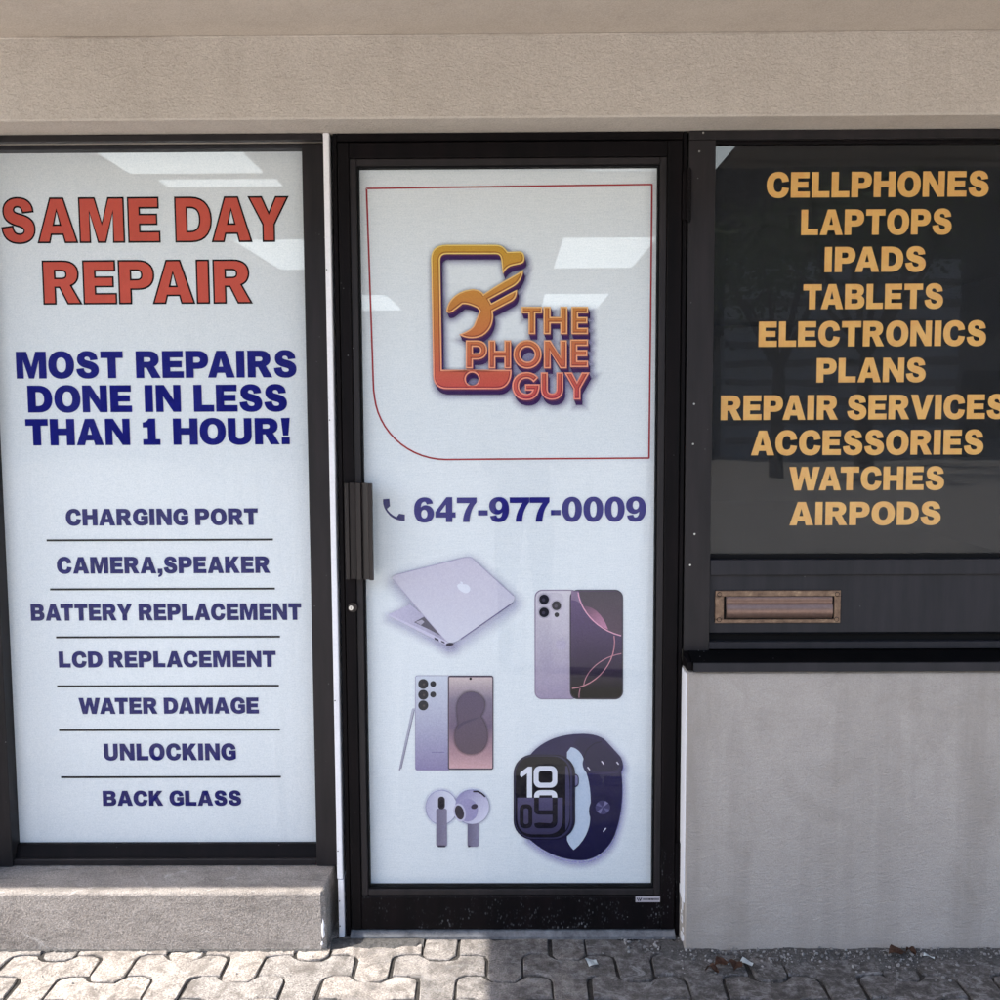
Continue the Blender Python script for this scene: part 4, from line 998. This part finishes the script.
def scrap(name, px, py, w, l, rot, label, cat):
    p = UZ(px, py, 0.008); bm = bmesh.new(); g = []
    for i in range(5):
        t = i/4
        g.append([bm.verts.new((l*(t-.5), w*(s-.5)*(0.6 + 0.8*math.sin(1 + 2*t)), 0.004*math.sin(4*t + 2*s) + 0.003)) for s in (0, .5, 1)])
    for i in range(4):
        for j in range(2): bm.faces.new((g[i][j], g[i+1][j], g[i+1][j+1], g[i][j+1]))
    bmesh.ops.solidify(bm, geom=bm.faces[:], thickness=0.0008)
    o = from_bm(name, bm, M['scrap']); o.location = p; o.rotation_euler = (0.15, 0, rot)
    return tag(o, label, cat)
scrap('paper_scrap', 747, 963, 0.016, 0.03, -0.6, 'small white paper scrap among brown leaves by the wall', 'litter')
scrap('foil_scrap', 592, 963, 0.022, 0.028, 0.3, 'crumpled pale foil scrap on the shaded paving before the door', 'litter')
scrap('plastic_scrap', 929, 957, 0.009, 0.026, -0.5, 'pale plastic sliver lying in grit right along the wall', 'litter')

# ------------------------------------------------------------------ across the lot (seen mirrored in the glass)
fb = thing('far_building', (0, -30, 0), 'long low building across the lot, mirrored in the window glass', 'building')
bmat = mat_plain('far_wall', (0.20, 0.19, 0.185, 1), 0.9); dmat = mat_plain('far_roof', (0.05, 0.05, 0.055, 1), 0.8)
box('wall', -26, 26, -34, -30, -0.04, 3.9, bmat, fb, 0)
box('roof', -26.6, 26.6, -34.6, -29.4, 3.9, 10.5, dmat, fb, 0)  # dark mass raised to keep bright sky out of the glass reflections
pale = box('pale_wall', 6.9, 14.2, -29.98, -29.3, -0.04, 6.25, mat_plain('pale_far_wall', (0.40, 0.42, 0.47, 1), 0.9), fb, 0)
for k in range(9): box('slat', 6.9, 14.2, -29.3, -29.24, 0.4 + k*0.62, 0.62 + k*0.62, bmat, pale, 0)
for k in (-6, -5, -4, -3, -2, -1, 0, 1, 4, 5, 6):
    w = box('window', k*4 - 1.3, k*4 + 1.3, -30.04, -29.98, 0.5, 2.7, M['rubber'], fb, 0)

def tree(x, y, h, seed, label):
    rr = random.Random(seed)
    root = thing('street_tree', (x, y, -0.035), label, 'tree', 'trees across the lot')
    bm = bmesh.new()
    def limb(a, b, r0, r1, n=7):
        d = (b - a).normalized(); u = d.orthogonal().normalized(); w = d.cross(u)
        A = [bm.verts.new(a + (u*math.cos(t) + w*math.sin(t))*r0) for t in (6.283*i/n for i in range(n))]
        B = [bm.verts.new(b + (u*math.cos(t) + w*math.sin(t))*r1) for t in (6.283*i/n for i in range(n))]
        for i in range(n): bm.faces.new((A[i], A[(i+1) % n], B[(i+1) % n], B[i]))
    base = Vector((x, y, -0.035)); fork = base + Vector((0, 0, h*.35)); limb(base, fork, h*.028, h*.019)
    tips = []
    for k in range(7):
        a = 6.283*k/7 + rr.uniform(-.3, .3); t = fork + Vector((math.cos(a)*h*.22, math.sin(a)*h*.22, h*rr.uniform(.22, .48)))
        limb(fork, t, h*.012, h*.005); tips.append(t)
        for q in range(3):
            t2 = t + Vector((rr.gauss(0, 1), rr.gauss(0, 1), rr.uniform(.2, 1.2)))*h*.08; limb(t, t2, h*.005, h*.0015, 5); tips.append(t2)
    from_bm('trunk', bm, mat_bark, root)
    v, f = [], []
    for t in tips:
        for q in range(70):
            c = t + Vector((rr.gauss(0, 1), rr.gauss(0, 1), rr.gauss(0, .8)))*h*.055; sz = rr.uniform(.05, .11)
            a = Vector((rr.gauss(0, 1), rr.gauss(0, 1), rr.gauss(0, 1))).normalized(); b = a.orthogonal().normalized()
            n = len(v); v += [c - a*sz, c + b*sz*.6, c + a*sz, c - b*sz*.6]; f.append((n, n+1, n+2, n+3))
    mesh_obj('crown', v, f, mat_leaf, root)
mat_bark = mat_plain('bark', (0.06, 0.05, 0.042, 1), 0.9); mat_leaf = mat_plain('tree_leaves', (0.05, 0.085, 0.03, 1), 0.7)
tree(6.1, -20, 6.8, 1, 'nearer leafy tree mirrored in the dark window'); tree(9.5, -24, 8.5, 2, 'taller leafy tree mirrored in the dark window'); tree(-7.5, -22, 7.5, 3, 'leafy tree mirrored faintly in the left window')

# ------------------------------------------------------------------ the photographer, mirrored faintly in the door glass
def photographer():
    px_, py_ = 0.10, -3.02
    root = thing('person', (px_, py_, -0.035), 'person in dark coat and trousers mirrored faintly in the door glass', 'person')
    V, E, Rr = [], [], []
    def add(p, r, prev=None):
        V.append((px_ + p[0], py_ + p[1], p[2] - 0.035)); Rr.append(r)
        if prev is not None: E.append((prev, len(V) - 1))
        return len(V) - 1
    pel = add((0, 0, .95), (.15, .11)); ab = add((0, .01, 1.12), (.145, .105), pel); ch = add((0, .0, 1.32), (.165, .115), ab); nk = add((0, .01, 1.47), (.06, .06), ch)
    jaw = add((0, .035, 1.55), (.066, .075), nk); hd = add((0, .03, 1.64), (.078, .095), jaw); add((0, .02, 1.71), (.06, .075), hd)
    for sgn in (-1, 1):
        hip = add((sgn*.09, 0, .88), (.095, .10), pel); kn = add((sgn*.10, .02, .49), (.06, .065), hip); an = add((sgn*.11, 0, .10), (.042, .045), kn); add((sgn*.12, .15, .045), (.042, .03), an)
        sh = add((sgn*.18, 0, 1.40), (.065, .065), ch); el = add((sgn*.21, .10, 1.14), (.048, .048), sh); wr = add((sgn*.09, .31, 1.34), (.03, .03), el); pm_ = add((sgn*.07, .345, 1.40), (.034, .02), wr)
        for k, (dx, dz) in enumerate(((-.012, .055), (-.004, .062), (.004, .06), (.012, .05))):
            f1 = add((sgn*(.062 + dx*.6), .36 + .002*k, 1.43 + dz*.4 - .008*k), (.009, .009), pm_); add((sgn*(.048 + dx*.3), .372, 1.44 + dz*.55 - .012*k), (.008, .008), f1)
        th = add((sgn*.05, .335, 1.41), (.010, .010), pm_); add((sgn*.036, .345, 1.435), (.009, .009), th)
    me = bpy.data.meshes.new('body_skeleton'); me.from_pydata(V, E, []); o = bpy.data.objects.new('body', me); col.objects.link(o)
    md = o.modifiers.new('skin', 'SKIN')
    if not me.skin_vertices: bpy.context.view_layer.objects.active = o
    for i, sv in enumerate(me.skin_vertices[0].data): sv.radius = Rr[i]; sv.use_root = (i == 0)
    sb = o.modifiers.new('smooth', 'SUBSURF'); sb.levels = 2; sb.render_levels = 2
    dg = bpy.context.evaluated_depsgraph_get(); m2 = bpy.data.meshes.new_from_object(o.evaluated_get(dg)); bpy.data.objects.remove(o)
    body = link_mesh('body', m2, None, root); m2.materials.clear()
    for nm, c in (('dark_coat', (0.012, 0.012, 0.014, 1)), ('dark_trousers', (0.016, 0.018, 0.026, 1)), ('skin', (0.42, 0.26, 0.19, 1)), ('shoe', (0.02, 0.02, 0.02, 1)), ('hair', (0.02, 0.015, 0.012, 1))): m2.materials.append(mat_plain(nm, c, 0.8))
    for p in m2.polygons:
        c = p.center; z = c.z; y = c.y + root.location.y - py_; p.use_smooth = True
        p.material_index = 3 if z < .09 else 1 if z < .78 else 4 if (z > 1.66 or (z > 1.54 and y < -.01)) else 2 if (z > 1.48 or y > .305) else 0
    ph_ = thing('smartphone', (CAM.x, -2.67, CAM.z - 0.075), 'dark phone held up by the person mirrored in the door', 'phone')
    box('body', CAM.x - .036, CAM.x + .036, -2.672, -2.664, CAM.z - .13, CAM.z + .02, M['rubber'], ph_, 0.003)
photographer()

def patch():
    rr = random.Random(9); bm = bmesh.new(); n = 26; x0, x1 = XSR + 0.004, X(425, 950, 0.0); g = []
    for i in range(n + 1):
        x = x0 + (x1 - x0)*i/n; w = 0.046 + .006*math.sin(i*.8) + rr.uniform(-.003, .003) - (0.02 if i > n - 2 else 0)
        g.append([bm.verts.new((x, -0.0145 - w*j/3, (0.0045, .006, .0045, -.004)[j] + rr.uniform(-.0008, .0008))) for j in range(4)])
    for i in range(n):
        for j in range(3): bm.faces.new((g[i][j], g[i][j+1], g[i+1][j+1], g[i+1][j]))
    bmesh.ops.recalc_face_normals(bm, faces=bm.faces[:])
    return from_bm('dark_patch', bm, M['soil'])  # uneven dark strip in front of the threshold
tag(patch(), 'dark patch on the paving under the left end of the door', 'patch')
def gap_strip():
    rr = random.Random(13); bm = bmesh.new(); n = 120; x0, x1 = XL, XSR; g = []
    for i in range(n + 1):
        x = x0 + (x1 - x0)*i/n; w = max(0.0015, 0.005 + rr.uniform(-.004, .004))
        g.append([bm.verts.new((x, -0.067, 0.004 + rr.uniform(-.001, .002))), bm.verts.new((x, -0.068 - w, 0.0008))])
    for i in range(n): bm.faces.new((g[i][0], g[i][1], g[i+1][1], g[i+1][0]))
    return from_bm('soil', bm, M['soil'])  # dark colour stands in for the shaded joint gap below the ledge
tag(gap_strip(), 'thin dark strip drawn in as the shaded gap along the foot of the concrete ledge', 'soil', kind='stuff')

def chip(x, z0, z1, w, seed):
    rr = random.Random(seed); n = 12; bm = bmesh.new(); cz, h = (z0 + z1)/2, (z1 - z0)/2
    ring = [(x + w*math.cos(6.283*i/n)*rr.uniform(.5, 1.2), cz + h*math.sin(6.283*i/n)*rr.uniform(.7, 1.1)) for i in range(n)]
    a = [bm.verts.new((p[0], -0.0672, p[1])) for p in ring]; c = bm.verts.new((x, -0.0702, cz))
    for i in range(n): bm.faces.new((a[i], a[(i+1) % n], c))
    bmesh.ops.recalc_face_normals(bm, faces=bm.faces[:])
    from_bm('plaster_chip', bm, M['white_paint'], step)
chip(XSR - 0.012, 0.028, 0.088, 0.005, 1); chip(XSR - 0.016, 0.010, 0.026, 0.004, 2)
